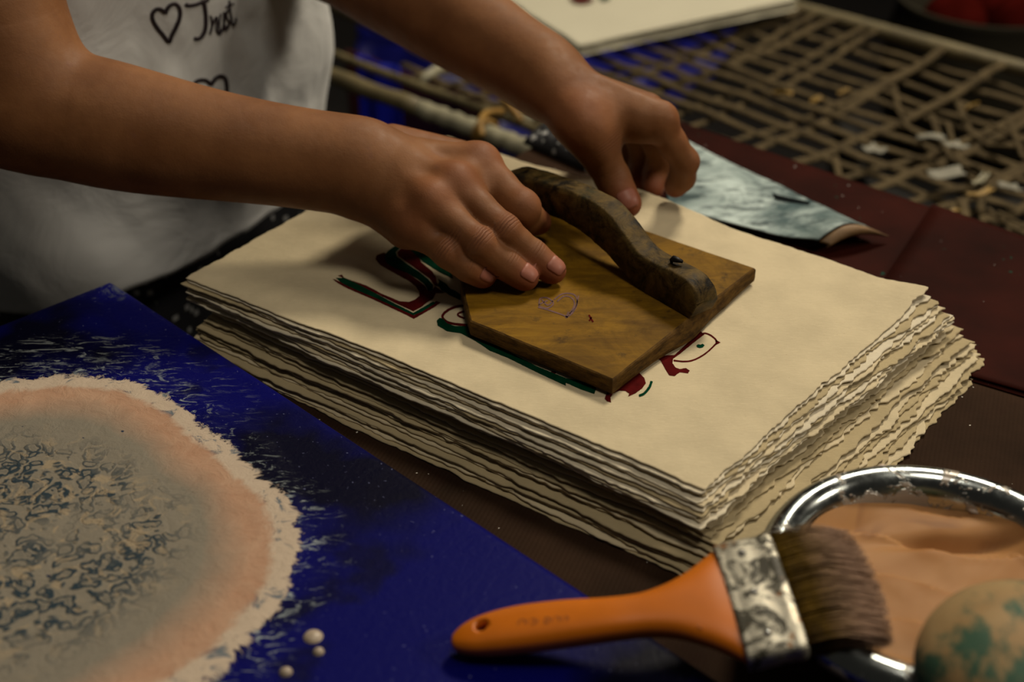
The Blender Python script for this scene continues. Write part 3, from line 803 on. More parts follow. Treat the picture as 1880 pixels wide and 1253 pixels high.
# ================================================================= BLUE CANVAS
CV = Vector((-.2554, .79, 0)); c1 = Vector((.704, -.710, 0)).normalized(); c2 = Vector((-.710, -.704, 0)).normalized()
def circ3(a, b, c):
    ax, ay, bx, by, cx, cy = a.x, a.y, b.x, b.y, c.x, c.y
    d = 2*(ax*(by-cy)+bx*(cy-ay)+cx*(ay-by))
    ux = ((ax*ax+ay*ay)*(by-cy)+(bx*bx+by*by)*(cy-ay)+(cx*cx+cy*cy)*(ay-by))/d
    uy = ((ax*ax+ay*ay)*(cx-bx)+(bx*bx+by*by)*(ax-cx)+(cx*cx+cy*cy)*(bx-ax))/d
    return Vector((ux, uy, 0)), math.hypot(ax-ux, ay-uy)
CC, CR = circ3(W(130, 690, .021), W(570, 970, .021), W(400, 1245, .021))
def m_canvas():
    n = NT('painted_canvas'); n.m.cycles.displacement_method = 'BUMP'
    tc = n.N('ShaderNodeTexCoord'); geo = n.N('ShaderNodeNewGeometry')
    v = n.N('ShaderNodeVectorMath', {0: tc.outputs['Object'], 1: tuple(-(CC-CV))}, operation='ADD').outputs[0]   # canvas-local, moon-centred
    fl = n.N('ShaderNodeVectorMath', {0: v, 1: (1, 1, 0)}, operation='MULTIPLY').outputs[0]
    nz = n.noise(v, 16, 5, .6); nf = n.noise(v, 70, 5, .7, .6); nff = n.noise(v, 220, 4, .7)
    R = n.N('ShaderNodeVectorMath', {0: fl}, operation='LENGTH').outputs['Value']
    Rn = n.math('DIVIDE', R, CR)
    un_ = n.N('ShaderNodeVectorMath', {0: fl}, operation='NORMALIZE').outputs[0]
    dt_ = n.N('ShaderNodeVectorMath', {0: un_, 1: (math.cos(math.radians(40)), math.sin(math.radians(40)), 0)}, operation='DOT_PRODUCT').outputs['Value']
    Rn = n.math('MULTIPLY', Rn, n.math('ADD', 1.0, n.math('MULTIPLY', n.math('POWER', n.math('MAXIMUM', dt_, 0.0), 9.0), .19)))
    Rn = n.math('ADD', Rn, n.math('MULTIPLY', n.math('SUBTRACT', nz, .5), .16))
    Rr = n.math('ADD', Rn, n.math('MULTIPLY', n.math('SUBTRACT', nf, .5), .22))
    # blue ground
    c = n.mix(n.ramp(n.noise(v, 6, 4), [(.46, 0), (.56, 1)]), (.0004, .0005, .010), (.0006, .0010, .085))
    c = n.mix(n.ramp(n.noise(v, 18, 3), [(.6, 0), (.66, .6)]), c, (.001, .001, .008))
    spk = n.ramp(n.noise(v, 420, 2, .6), [(.70, 0), (.76, .35)]); c = n.mix(spk, c, (.25, .27, .5))
    # thin white wisps around the moon
    wr = n.ramp(Rr, [(1.0, 0), (1.06, 1), (1.16, .9), (1.35, 0)]) if False else n.ramp(n.math('MULTIPLY', Rr, .5), [(.475, 0), (.505, 1), (.54, .4), (.58, 0)])
    st = n.ramp(n.noise(n.obj((1, 2.5, 1), .7), 60, 6, .75, 1.6), [(.55, 0), (.62, 1)])
    c = n.mix(n.math('MULTIPLY', wr, st), c, (.28, .32, .32))
    hz = n.math('MAXIMUM', n.N('ShaderNodeVectorMath', {0: un_, 1: (math.cos(math.radians(100)), math.sin(math.radians(100)), 0)}, operation='DOT_PRODUCT').outputs['Value'], 0.0)
    ar = n.ramp(n.math('MULTIPLY', Rr, .5), [(.50, 0), (.55, 1), (.62, .8), (.66, 0)])
    ls = n.ramp(n.noise(n.obj((1, 5, 1), math.radians(-12)), 55, 6, .75, .8), [(.55, 0), (.62, 1)])
    c = n.mix(n.math('MULTIPLY', n.math('MULTIPLY', ar, ls), n.math('POWER', hz, 5.0)), c, (.26, .29, .29))
    cd = n.N('ShaderNodeVectorMath', {0: tc.outputs['Object']}, operation='LENGTH').outputs['Value']
    cs = n.ramp(n.math('ADD', n.math('MULTIPLY', cd, 12.0), n.math('MULTIPLY', n.math('SUBTRACT', nf, .5), 1.6)), [(.05, .8), (.35, 0)])
    c = n.mix(cs, c, (.11, .13, .12))
    # pale ragged rim, then peach ring, then grey inner field with blue scribbles
    rim = n.ramp(Rr, [(.985, 1), (1.0, 0)])
    rimc = n.mix(n.ramp(nf, [(.36, 0), (.43, 1)]), (.12, .14, .16), (.46, .37, .285))
    c = n.mix(rim, c, rimc)
    pe = n.ramp(n.math('ADD', Rn, n.math('MULTIPLY', n.math('SUBTRACT', nf, .5), .08)), [(.89, 1), (.92, 0)])
    pc = n.mix(n.ramp(nf, [(.3, 0), (.7, 1)]), (.36, .205, .13), (.43, .275, .185))
    c = n.mix(pe, c, pc)
    gi = n.ramp(Rn, [(.70, 1), (.84, 0)])
    c = n.mix(n.math('MULTIPLY', gi, .95), c, (.19, .175, .14))
    wv_ = n.N('ShaderNodeVectorMath', {0: v, 1: n.N('ShaderNodeVectorMath', {0: n.N('ShaderNodeTexNoise', {'Vector': v, 'Scale': 55.0, 'Detail': 3}).outputs['Color'], 'Scale': .034}, operation='SCALE').outputs[0]}, operation='ADD').outputs[0]
    vr = n.N('ShaderNodeTexVoronoi', {'Vector': wv_, 'Scale': 105.0}).outputs['Distance']
    curls = n.ramp(vr, [(.20, .25), (.30, .0), (.36, 1), (.50, .9), (.58, 0)])
    dens = n.ramp(n.noise(v, 24, 4, .6), [(.40, .1), (.56, 1)])
    sc = n.math('MULTIPLY', curls, dens)
    msk = n.ramp(n.math('ADD', Rn, n.math('MULTIPLY', n.noise(v, 9, 2), .3)), [(.66, 1), (.86, 0)])
    c = n.mix(n.math('MULTIPLY', sc, msk), c, (.018, .035, .05))
    sc2 = n.ramp(n.noise(v, 75, 3, .6, 1.5), [(.54, 0), (.62, .7)]); c = n.mix(n.math('MULTIPLY', sc2, msk), c, (.32, .25, .16))
    dk = n.ramp(n.noise(v, 120, 2), [(.76, 0), (.78, 1)]); c = n.mix(n.math('MULTIPLY', dk, rim), c, (.02, .03, .06))
    n.set(col=c, rough=n.ramp(nz, [(.3, .42), (.7, .55)]), spec=.07)
    weave = n.N('ShaderNodeTexChecker', {'Vector': v, 'Scale': 1400}).outputs['Fac']
    n.bump(weave, .0003, .35); n.bump(nff, .0008, .5)
    n.bump(n.math('MULTIPLY', rim, n.math('ADD', nf, .5)), .0022, .6)
    n.bump(n.math('MULTIPLY', sc, msk), .0012, .5)
    return n.m
LX, LY = .62, .52; TH = .021
cv = empty('painted_canvas', CV); tag(cv, 'blue painted canvas with a big peach and grey textured disc, lying at the near left', 'painting')
nx, ny = 200, 160; vs = []; fs = []
for j in range(ny+1):
    for i in range(nx+1):
        a, b = i/nx*LX, j/ny*LY
        p = c1*a+c2*b
        ed = min(a, b, LX-a, LY-b); z = TH-.0035*max(0, 1-ed/.004)**2
        wp = CV+p
        r = math.hypot(wp.x-CC.x, wp.y-CC.y)/CR
        k = .0008 if r < .97 else 0
        z += k*(1+.8*float(fbm(np.float64(wp.x*60), np.float64(wp.y*60), 3)))
        vs.append((p.x, p.y, z))
for j in range(ny):
    for i in range(nx): a = j*(nx+1)+i; fs.append((a, a+nx+1, a+nx+2, a+1))
M_cv = m_canvas()
o = mesh_obj('canvas_face', vs, fs, M_cv); o.parent = cv; solid(o, .001, -1)
bm = bmesh.new()
P4 = [c1*0+c2*0, c1*LX, c1*LX+c2*LY, c2*LY]; inn = [c1*.001+c2*.001, c1*(LX-.001)+c2*.001, c1*(LX-.001)+c2*(LY-.001), c1*.001+c2*(LY-.001)]
bot = [bm.verts.new((p.x, p.y, .0008)) for p in inn]; tp4 = [bm.verts.new((p.x, p.y, TH-.0045)) for p in P4]
for k in range(4): bm.faces.new((bot[k], bot[(k+1) % 4], tp4[(k+1) % 4], tp4[k]))
bm.faces.new(bot[::-1]); bm.faces.new(tp4)
o = bm_obj('canvas_side', bm, m_simple('blue_edge', (.003, .004, .05), .4, .4, 60), None, False); o.parent = cv
# raised blobs of white paint
for (px, py, r) in ((575, 1170, .0045), (585, 1198, .0026), (525, 1235, .003)):
    q = W(px, py, TH)-CV; bm = lathe([(.0001, .0021), (r*.5, .0018), (r*.85, .001), (r, 0)], 20, (q.x, q.y, TH)); o = bm_obj('paint_blob', bm, m_simple('cream_paint', (.34, .27, .2), .4)); o.parent = cv

# ================================================================= BOWL
BC = W(1722, 1046, .045); BR = .0785
bowl = empty('mixing_bowl', (BC.x, BC.y, 0)); tag(bowl, 'round steel bowl with a wide polished rim, holding peach paint', 'bowl')
def m_steel():
    n = NT('polished_steel'); v = n.obj(); sm_ = n.noise(v, 60, 5, .7)
    sx = n.N('ShaderNodeSeparateXYZ', {0: v}); inw = n.math('MULTIPLY', n.ramp(n.math('MULTIPLY', sx.outputs['Z'], 10.0), [(.38, 1), (.46, 0)]), .09)
    pt = n.ramp(n.math('ADD', inw, n.noise(v, 45, 5, .75, .6)), [(.56, 0), (.59, 1)])
    c = n.mix(pt, (.34, .37, .365), (.30, .25, .20)); n.set(col=c, metal=n.math('SUBTRACT', 1.0, pt), rough=n.ramp(sm_, [(.35, .14), (.75, .34)]))
    n.bump(pt, .0006, .5); return n.m
M_steel = m_steel()
prof = [(.0001, .001), (.040, .001), (.050, .006), (.057, .018), (.0605, .032), (.0622, .0395), (.0655, .0452), (.0705, .0475), (.0752, .0455), (.0785, .0400), (.0778, .0362), (.0757, .035)]
inn = [(.0655, .0425)] 
outer = catmull([Vector((a, b, 0)) for a, b in prof], 4)
bm = lathe([(p.x, p.y) for p in outer], 160); o = bm_obj('bowl_shell', bm, M_steel); o.parent = bowl; solid(o, .0008, 1)
# peach paint
def m_peach():
    n = NT('peach_paint'); v = n.obj(); a = n.noise(v, 14, 4, .5, 1.2); b = n.noise(v, 50, 4)
    c = n.mix(n.ramp(a, [(.35, 0), (.65, 1)]), (.29, .135, .046), (.37, .19, .078))
    c = n.mix(n.ramp(n.noise(v, 20, 3, .5, 1), [(.6, 0), (.68, .5)]), c, (.15, .065, .03))
    n.set(col=c, rough=.5, spec=.1, sss=.05); n.bump(b, .001, .3); return n.m
M_peach = m_peach()
vs = []; fs = []; nr_, na = 60, 140
for i in range(nr_+1):
    r = .0612*i/nr_
    for k in range(na):
        a = 2*PI*k/na; x, y = r*math.cos(a), r*math.sin(a)
        z = .0335+.0022*float(fbm(np.float64(x*28+4), np.float64(y*28), 3))
        s = y+.25*x+.004*math.sin(x*90)
        z += .0028*(((s*34) % 1.0)**2-.4)*min(1, (.0605-r)/.01)
        z += .0055*max(0, (r-.045)/.015)**2*(.6+.6*math.sin(a*3+.5))
        z -= .009*math.exp(-(((x-.018)/.028)**2+((y-.032)/.0045)**2))
        vs.append((x, y, z))
for i in range(nr_):
    for k in range(na): a = i*na+k; b = i*na+(k+1) % na; fs.append((a, b, b+na, a+na))
o = mesh_obj('peach_paint', vs, fs, M_peach); o.parent = bowl; o['label'] = 'glossy peach paint inside the bowl'
# paint splashes on the inner wall and rim
rr = random.Random(9)
M_splash = m_simple('pale_paint', (.50, .40, .33), .4, .2)
for px, py, z, rad in ((1620, 858, .0455, .0021), (1815, 900, .043, .003), (1700, 893, .0405, .0009), (1652, 882, .041, .0008), (1740, 880, .042, .0010), (1560, 908, .0425, .0011), (1790, 935, .036, .004)):
    q = W(px, py, z)-Vector((BC.x, BC.y, 0)); bm = bmesh.new(); bmesh.ops.create_icosphere(bm, subdivisions=2, radius=rad)
    for v in bm.verts: v.co.z *= .5; v.co += q
    o = bm_obj('paint_splash', bm, M_splash); o.parent = bowl
# round painted lump beside / in the bowl
def m_lump():
    n = NT('teal_smeared_paint'); v = n.obj(); a = n.noise(v, 26, 5, .65, .5); g = n.noise(n.obj((1.6, 1, 1), .8), 14, 6, .75)
    c = n.mix(n.ramp(a, [(.3, 0), (.7, 1)]), (.27, .165, .07), (.33, .23, .11))
    c = n.mix(n.ramp(g, [(.45, 0), (.53, .9)]), c, (.01, .075, .05)); n.set(col=c, rough=.6, spec=.2); n.bump(a, .002, .4); return n.m
LC = W(1855, 1240, .05)
bm = bmesh.new(); bmesh.ops.create_icosphere(bm, subdivisions=5, radius=.044)
for v in bm.verts: v.co.z *= .62; v.co *= 1+.03*float(fbm(np.float64(v.co.x*30), np.float64(v.co.y*30+v.co.z*20), 3))
lump = bm_obj('painted_ball', bm, m_lump()); lump.location = (LC.x+.004, LC.y-.006, .058)
tag(lump, 'rounded peach ball smeared with teal green paint, resting in the bowl', 'ball')

# ================================================================= PAINTBRUSH
br = empty('paintbrush', W(1080, 1150, .03)); tag(br, 'orange-handled flat paintbrush with paint-caked bristles, lying across canvas and bowl', 'paintbrush')
fT, fB = W(1322, 1012, .0555), W(1384, 1212, .0445)      # where the handle enters the ferrule, far and near edge
tipP = W(838, 1180, .029)
fm = (fT+fB)/2; ax = (fm-tipP).normalized(); wd_ = (fT-fB).normalized(); ax = (ax-wd_*ax.dot(wd_)).normalized(); nn = ax.cross(wd_).normalized()
if nn.z < 0: nn = -nn
hw = (fT-fB).length/2
# handle outline from readings along it: centre pixel, half width (m)
HL = [(829, 1183, .0276, .0006, .0015), (836, 1181, .028, .0040, .0035), (860, 1174, .0295, .0075, .0050), (900, 1166, .031, .0098, .0065), (960, 1156, .034, .0110, .0070), (1040, 1146, .038, .0108, .0072), (1120, 1138, .042, .0098, .0070), (1180, 1131, .0445, .0100, .0068), (1230, 1124, .0465, .0128, .0068), (1275, 1119, .048, .0180, .0068), (1310, 1115, .049, .0235, .0068), (1338, 1113, .0495, .0285, .0066), (1353, 1112, .0500, .0300, .0060)]
ctrs = [W(a, b, c) for a, b, c, _, _ in HL]
Cc = catmull(ctrs, 6); Wd = catmull([Vector((w_, t_, 0)) for *_, w_, t_ in HL], 6)
bm = bmesh.new(); rings = []; seg = 28
for p, q in zip(Cc, Wd):
    ring_ = []
    for k in range(seg):
        a = 2*PI*k/seg; cx, sy = math.cos(a), math.sin(a)
        cx = math.copysign(abs(cx)**.8, cx); sy = math.copysign(abs(sy)**.7, sy)
        ring_.append(bm.verts.new(p+wd_*cx*max(q.x, .0004)+nn*sy*max(q.y, .0004)))
    rings.append(ring_)
for a, b in zip(rings, rings[1:]):
    for k in range(seg): bm.faces.new((a[k], a[(k+1) % seg], b[(k+1) % seg], b[k]))
bm.faces.new(rings[0][::-1]); bm.faces.new(rings[-1])
M_or = m_simple('orange_plastic', (.52, .13, .0), .38, .12, 30, coat=.1)
oh = bm_obj('handle', bm, M_or)
# hanging hole
cut_b = bmesh.new(); hp = W(888, 1162, .031); tube(cut_b, [hp-nn*.02, hp+nn*.02], .0032, 20)
cutter = bm_obj('hole_cutter', cut_b); bo = oh.modifiers.new('hole', 'BOOLEAN'); bo.object = cutter; bo.operation = 'DIFFERENCE'; bo.solver = 'EXACT'
dg = bpy.context.evaluated_depsgraph_get(); me2 = bpy.data.meshes.new_from_object(oh.evaluated_get(dg)); oh.modifiers.clear(); oh.data = me2
bpy.data.objects.remove(cutter)
adopt(oh, br)
# worn lettering on the handle
vs = []; fs = []
def hpt(px, py):
    # point of the handle's upper face
    P0 = ctrs[4]+nn*.0062; d = RAY(px, py); t = (P0-EYE).dot(nn)/d.dot(nn); return EYE+d*t
ohb = BVHTree.FromObject(oh, bpy.context.evaluated_depsgraph_get())
M_wear = m_simple('worn_print', (.22, .06, .01), .5)
z10 = lambda L: [(800+x/2.686, 960+y/2.686) for x, y in L]
LT = [[(415, 480), (405, 505)], [(420, 480), (440, 482), (438, 500)], [(455, 478), (450, 503)], [(470, 476), (490, 478), (488, 498), (470, 500)], [(505, 474), (500, 498)], [(540, 470), (560, 472), (556, 492), (538, 494), (540, 472)], [(575, 468), (572, 490)], [(590, 468), (610, 468), (606, 488)], [(625, 464), (622, 486)], [(640, 462), (655, 472), (640, 482)]]
inv = br.location
for s in LT:
    Q = strk(z10(s), 1.8); m = len(Q)//2; pts = []
    for x, y in Q:
        h = ohb.ray_cast(EYE, RAY(x, y).normalized()); pts.append(h[0])
    if any(p is None for p in pts): continue
    o0 = len(vs); vs += [p+nn*.0002 for p in pts]
    for i in range(m-1): fs.append((o0+i, o0+i+1, o0+2*m-2-i, o0+2*m-1-i))
if vs: adopt(mesh_obj('worn_lettering', vs, fs, M_wear), br)
# concentric grip ridges near the ferrule
rb = bmesh.new()
gc = W(1352, 1112, .0500)
for R_ in (.010, .014, .018, .022):
    pts = []
    for k in range(17):
        a = math.radians(-38+76*k/16); p = gc-ax*R_*math.cos(a)+wd_*R_*math.sin(a)*.9+nn*.0066
        pts.append(p)
    tube(rb, pts, .0003, 6)
adopt(bm_obj('grip_ridges', rb, M_or), br)
# ferrule
def m_ferrule():
    n = NT('paint_crusted_metal'); v = n.obj(); a = n.noise(v, 70, 6, .75, .8); b = n.noise(v, 30, 3)
    cr = n.ramp(a, [(.50, 0), (.57, 1)])
    c = n.mix(cr, (.62, .58, .47), (.035, .03, .015)); c = n.mix(n.ramp(n.noise(v, 90, 4), [(.62, 0), (.68, .9)]), c, (.35, .14, .03))
    n.set(col=c, metal=n.math('MULTIPLY', n.math('SUBTRACT', 1.0, cr), .85), rough=n.ramp(a, [(.3, .3), (.7, .6)])); n.bump(a, .001, .8); return n.m
bm = bmesh.new(); rings = []; FLn = .026
for s_, hw_, th_ in ((0, .0300, .0068), (.001, .0308, .0074), (.003, .0302, .0070), (.004, .0308, .0074), (.014, .0306, .0070), (.021, .0304, .0066), (.022, .0310, .0070), (.025, .0306, .0064), (.026, .0298, .0058)):
    c_ = Cc[-1]+ax*(s_-.003); r_ = []
    for k in range(40):
        a = 2*PI*k/40; cx, sy = math.cos(a), math.sin(a); cx = math.copysign(abs(cx)**.35, cx); sy = math.copysign(abs(sy)**.35, sy)
        r_.append(bm.verts.new(c_+wd_*cx*hw_+nn*sy*th_))
    rings.append(r_)
for a, b in zip(rings, rings[1:]):
    for k in range(40): bm.faces.new((a[k], a[(k+1) % 40], b[(k+1) % 40], b[k]))
bm.faces.new(rings[0][::-1]); bm.faces.new(rings[-1])
fe = bm_obj('ferrule', bm, m_ferrule()); adopt(fe, br)
for s_ in (-.021, .021, .0):   # rivets
    bm = lathe([(.0001, .0009), (.0012, .0007), (.0018, 0)], 16); p = Cc[-1]+ax*.008+wd_*s_+nn*.0072
    rv = bm_obj('rivet', bm, M_steel); rv.rotation_euler = nn.to_track_quat('Z', 'Y').to_euler(); rv.location = p; adopt(rv, br)
# bristles
def m_bristle():
    n = NT('bristles'); tcd = n.N('ShaderNodeAttribute', attribute_name='lenpos').outputs['Fac']; v = n.obj(); a = n.noise(v, 60, 4)
    root = n.mix(n.ramp(a, [(.35, 0), (.65, 1)]), (.04, .02, .001), (.16, .09, .005))
    c = n.mix(n.ramp(n.math('ADD', tcd, n.math('MULTIPLY', n.math('SUBTRACT', a, .5), .5)), [(.30, 0), (.70, 1)]), root, (.30, .19, .13))
    n.set(col=c, rough=.7, spec=.15); n.bump(n.noise(v, 300, 3), .001, .6); return n.m
bm = bmesh.new(); rb_ = random.Random(4); base = Cc[-1]+ax*.022; ll = []
def strand(p0, p1, p2, r):
    n0 = len(bm.verts); pts = catmull([p0, p1, p2], 3); tube(bm, pts, [r*(1-.6*i/(len(pts)-1)) for i in range(len(pts))], 4)
    for i in range(len(pts)): ll.extend([i/(len(pts)-1)]*4)
for k in range(1500):
    u = rb_.uniform(-1, 1); v = rb_.uniform(-1, 1)
    p0 = base+wd_*u*.0288+nn*v*.0055
    L = .040*(1-.10*u*u)*rb_.uniform(.85, 1.04)
    down = Vector((0, 0, -1))
    p1 = p0+ax*L*.5+wd_*u*.0006+nn*v*.001; p2 = p0+ax*L+wd_*(u*.001+rb_.uniform(-.0012, .0012))-nn*v*.0030+down*.006+Vector((0, 0, rb_.uniform(-.0006, .0006)))
    strand(p0, p1, p2, .00042)
bmesh.ops.recalc_face_normals(bm, faces=bm.faces)
bo_ = bm_obj('bristles', bm, m_bristle()); at = bo_.data.attributes.new('lenpos', 'FLOAT', 'POINT'); at.data.foreach_set('value', ll); bo_['kind'] = 'stuff'; adopt(bo_, br)

# ================================================================= SILVER-BLUE PAINTED SHEET
def m_silver():
    n = NT('silvery_blue_paint'); v = n.obj(); a = n.noise(v, 16, 6, .65, .8); b = n.noise(n.obj((1, 3, 1), .7), 40, 5, .7)
    c = n.mix(n.ramp(a, [(.35, 0), (.62, 1)]), (.05, .09, .095), (.50, .60, .58))
    c = n.mix(n.ramp(b, [(.50, 0), (.62, .8)]), c, (.02, .04, .045)); n.set(col=c, rough=.4, spec=.35); n.bump(a, .004, .5); n.bump(b, .0008, .4); return n.m
S1 = [W(1228, 234, .010), W(1612, 412, .014), W(1500, 450, .008), W(1225, 372, .008)]
vs = []; fs = []; nx, ny = 90, 40
for j in range(ny+1):
    for i in range(nx+1):
        u, v = i/nx, j/ny; p = S1[3].lerp(S1[2], u).lerp(S1[0].lerp(S1[1], u), v)
        z = .006+.0125*math.exp(-((1-u)/.16)**2)*math.sin(PI*min(1, max(0, v*.9+.1)))+.0016*float(fbm(np.float64(p.x*22), np.float64(p.y*22), 3))+.002*u
        vs.append((p.x, p.y, z))
for j in range(ny):
    for i in range(nx): a = j*(nx+1)+i; fs.append((a, a+1, a+nx+2, a+nx+1))
sv = empty('painted_sheet', (S1[0].x, S1[0].y, 0)); tag(sv, 'silvery blue painted sheet with a lifted brown-backed end, behind the paper stack', 'painting')
o = mesh_obj('sheet', vs, fs, m_silver()); solid(o, .001, -1); adopt(o, sv)
# turned-back brown lip at its right end
vs = []; fs = []
for i in range(31):
    v = i/30; p = S1[2].lerp(S1[1], v); zt_ = .006+.0125*math.sin(PI*min(1, max(0, v*.9+.1)))+.001
    for k in range(9):
        a = k/8*PI*.75; r = .0045*math.sin(PI*(.15+.8*v))
        vs.append((p.x+.012*math.sin(a)*.6+.001, p.y-.012*math.sin(a)*.2, zt_-r*(1-math.cos(a))-.0005))
for i in range(30):
    for k in range(8): a = i*9+k; fs.append((a, a+1, a+10, a+9))
o = mesh_obj('turned_edge', vs, fs, m_simple('brown_backing', (.16, .09, .035), .6, .4, 80)); solid(o, .0008, -1); adopt(o, sv); o['label'] = 'brown turned-back edge'
# dark tear / bird-shaped blot on it
q = W(1452, 362, .009)
bm = prism([(q.x-.012, q.y+.008), (q.x-.009, q.y+.005), (q.x+.004, q.y-.002), (q.x+.013, q.y-.007), (q.x+.011, q.y-.011), (q.x-.001, q.y-.006), (q.x-.011, q.y-.001)], .0078, .0085)
o = bm_obj('blot', bm, m_simple('black_paint', (.002, .004, .005), .7, spec=.05), None, False); adopt(o, sv)

# ================================================================= NET FRAME behind the table
ZN = -.085; e1 = Vector((.7295, -.684, 0)).normalized(); e2 = Vector((.684, .7295, 0)).normalized()
O = W(1022, 252, ZN)       # a point of the near thin rail
ns = empty('netted_frame', (O.x, O.y, -.75)); tag(ns, 'low bamboo frame strung with a rough rope net, standing behind the table', 'net frame')
def m_rope():
    n = NT('old_rope'); v = n.obj(); a = n.noise(v, 40, 5, .7)
    c = n.mix(n.ramp(a, [(.3, 0), (.7, 1)]), (.035, .024, .010), (.10, .072, .034)); n.set(col=c, rough=.85, spec=.2); n.bump(n.noise(v, 300, 3), .001, .7); return n.m
M_rope = m_rope()
M_bam = m_simple('bamboo', (.12, .095, .045), .55, .35, 30, .0008)
M_bamp = m_simple('pale_bamboo', (.27, .25, .17), .5, .2, 40)
def rail(name, p0, p1, r, mat, label=None, sag=.0):
    bm = bmesh.new(); pts = [p0.lerp(p1, k/24)+Vector((0, 0, -sag*math.sin(PI*k/24)))+e2*.0015*math.sin(k*1.7) for k in range(25)]
    tube(bm, pts, [r*(1+.06*math.sin(k*2.1)) for k in range(25)], 12); o = bm_obj(name, bm, mat); adopt(o, ns)
    if label: o['label'] = label
    return o
Lf = .95
thin = rail('near_rail', O-e1*.75, O+e1*1.2, .0045, M_bam)
far_o = W(1450, 12, ZN); WN = (far_o-O).dot(e2)
rail('far_rail', O+e2*WN-e1*.75, O+e2*WN+e1*1.4, .0085, M_bam)
n0 = W(972, 274, ZN); n1 = W(610, 140, ZN)
dd_ = (n1-n0).normalized()
bm = bmesh.new()
midp = n0.lerp(n1, .52)
rail('pole', midp, n1+dd_*.5, .0088, M_bam)
rail('pole', n0, midp+dd_*.002, .0092, M_bamp, 'pale end of the pole')
rail('upper_rail', W(600, 4, ZN), W(700, 52, ZN), .0075, M_bam)
for s in (-.7, 1.3):
    for d_ in (0, WN):
        p = O+e1*s+e2*d_; bm = bmesh.new(); tube(bm, [p+Vector((0, 0, -.665)), p+Vector((0, 0, .012))], .014, 12); adopt(bm_obj('leg', bm, M_bam), ns)
# raffia ties
def tie(c, axis, r, wv, mat, name='raffia_tie'):
    bm = bmesh.new(); s = axis.cross(Vector((0, 0, 1))).normalized(); pts = []
    for k in range(33):
        a = 2*PI*k/16; pts.append(c+axis*(wv*(k/32-.5))+s*r*math.cos(a)+Vector((0, 0, 1))*r*math.sin(a))
    tube(bm, pts, .0022, 6); o = bm_obj(name, bm, mat); adopt(o, ns); return o
M_raf = m_simple('raffia', (.24, .13, .022), .6, .3, 60)
tie(n0.lerp(n1, .21), dd_, .0125, .010, M_raf)
bm = bmesh.new(); tube(bm, catmull([W(835, 132, ZN+.01), W(880, 158, ZN+.02), W(918, 178, ZN+.02), W(945, 205, ZN+.014), W(957, 222, ZN+.008)], 5), .0032, 8); adopt(bm_obj('raffia_strand', bm, M_raf), ns)
bm = bmesh.new(); tube(bm, catmull([W(885, 250, ZN+.012), W(882, 225, ZN+.02), W(895, 207, ZN+.018), W(925, 205, ZN+.01)], 5), .0035, 8); adopt(bm_obj('raffia_strand', bm, M_raf), ns)
bm = bmesh.new(); tube(bm, [W(765, 152, ZN-.003), W(808, 125, ZN+.004)], .0055, 8); adopt(bm_obj('cross_stick', bm, M_bamp), ns)
bm = bmesh.new(); tube(bm, [W(965, 222, ZN), W(985, 195, ZN)], .0065, 8); adopt(bm_obj('cross_stick', bm, M_bamp), ns)
# rope net: rows along the frame, columns across, with slack crossings
rn = random.Random(21); bm = bmesh.new()
def strip(p0, p1, r, amp, z0=0):
    L = (p1-p0).length; m = max(3, int(L/.03)); pts = []; ph = rn.uniform(0, 6)
    t = (p1-p0).normalized(); s = Vector((-t.y, t.x, 0))
    for k in range(m+1):
        f = k/m; pts.append(p0.lerp(p1, f)+s*amp*.6*math.sin(f*L*30+ph)*rn.uniform(.6, 1.2)*math.sin(PI*f)**.3+Vector((0, 0, z0+.0012*math.sin(f*L*60+ph)-.02*math.sin(PI*min(1, max(0, f))))))
    tube(bm, pts, r, 6, .45)
d = .0
while d < WN:
    d += rn.uniform(.026, .040); 
    if d > WN-.01: break
    a0 = rn.uniform(.02, .05); strip(O+e2*d+e1*a0*-6, O+e2*(d+rn.uniform(-.012, .012))+e1*1.15, rn.uniform(.0045, .0065), .004)
s = -.25
while s < 1.2:
    s += rn.uniform(.028, .045) if s < .40 else rn.uniform(.020, .040)
    k = rn.uniform(-.05, .05); strip(O+e1*s, O+e1*(s+k+.06)+e2*WN, rn.uniform(.004, .0065), .004, .003)
for q in range(120):
    s = rn.uniform(.25, 1.15); d = rn.uniform(.02, WN-.1); t = rn.choice((.06, .1, -.09, -.05))
    strip(O+e1*s+e2*d, O+e1*(s+t)+e2*(d+rn.uniform(.03, .09)), rn.uniform(.002, .0045), .003, .006)
adopt(bm_obj('rope_net', bm, M_rope), ns)
# scraps caught on the net
def scrap(px, py, a, b, rot, mat, name, label, cat, grp=None, h=.0015):
    c_ = W(px, py, ZN+.006); bm = bmesh.new(); cr_, sr_ = math.cos(rot), math.sin(rot)
    P_ = [(-a, -b), (a*.8, -b*1.1), (a, b*.9), (-a*.9, b)]
    n_ = 6; g = []
    for j in range(n_+1):
        for i in range(n_+1):
            u, v = i/n_, j/n_; x = (P_[0][0]*(1-u)+P_[1][0]*u)*(1-v)+(P_[3][0]*(1-u)+P_[2][0]*u)*v; y = (P_[0][1]*(1-u)+P_[1][1]*u)*(1-v)+(P_[3][1]*(1-u)+P_[2][1]*u)*v
            g.append((c_.x+x*cr_-y*sr_, c_.y+x*sr_+y*cr_, c_.z+.002*math.sin(u*4+px)+.002*math.cos(v*5)))
    f_ = [(j*(n_+1)+i, j*(n_+1)+i+1, (j+1)*(n_+1)+i+1, (j+1)*(n_+1)+i) for j in range(n_) for i in range(n_)]
    bm.free(); o = mesh_obj(name, g, f_, mat); solid(o, h, 1); tag(o, label, cat, grp); return o
M_scr = m_simple('scrap_paper', (.20, .19, .15), .8, .15)
M_yel = m_simple('yellow_scrap', (.22, .13, .02), .6, .25)
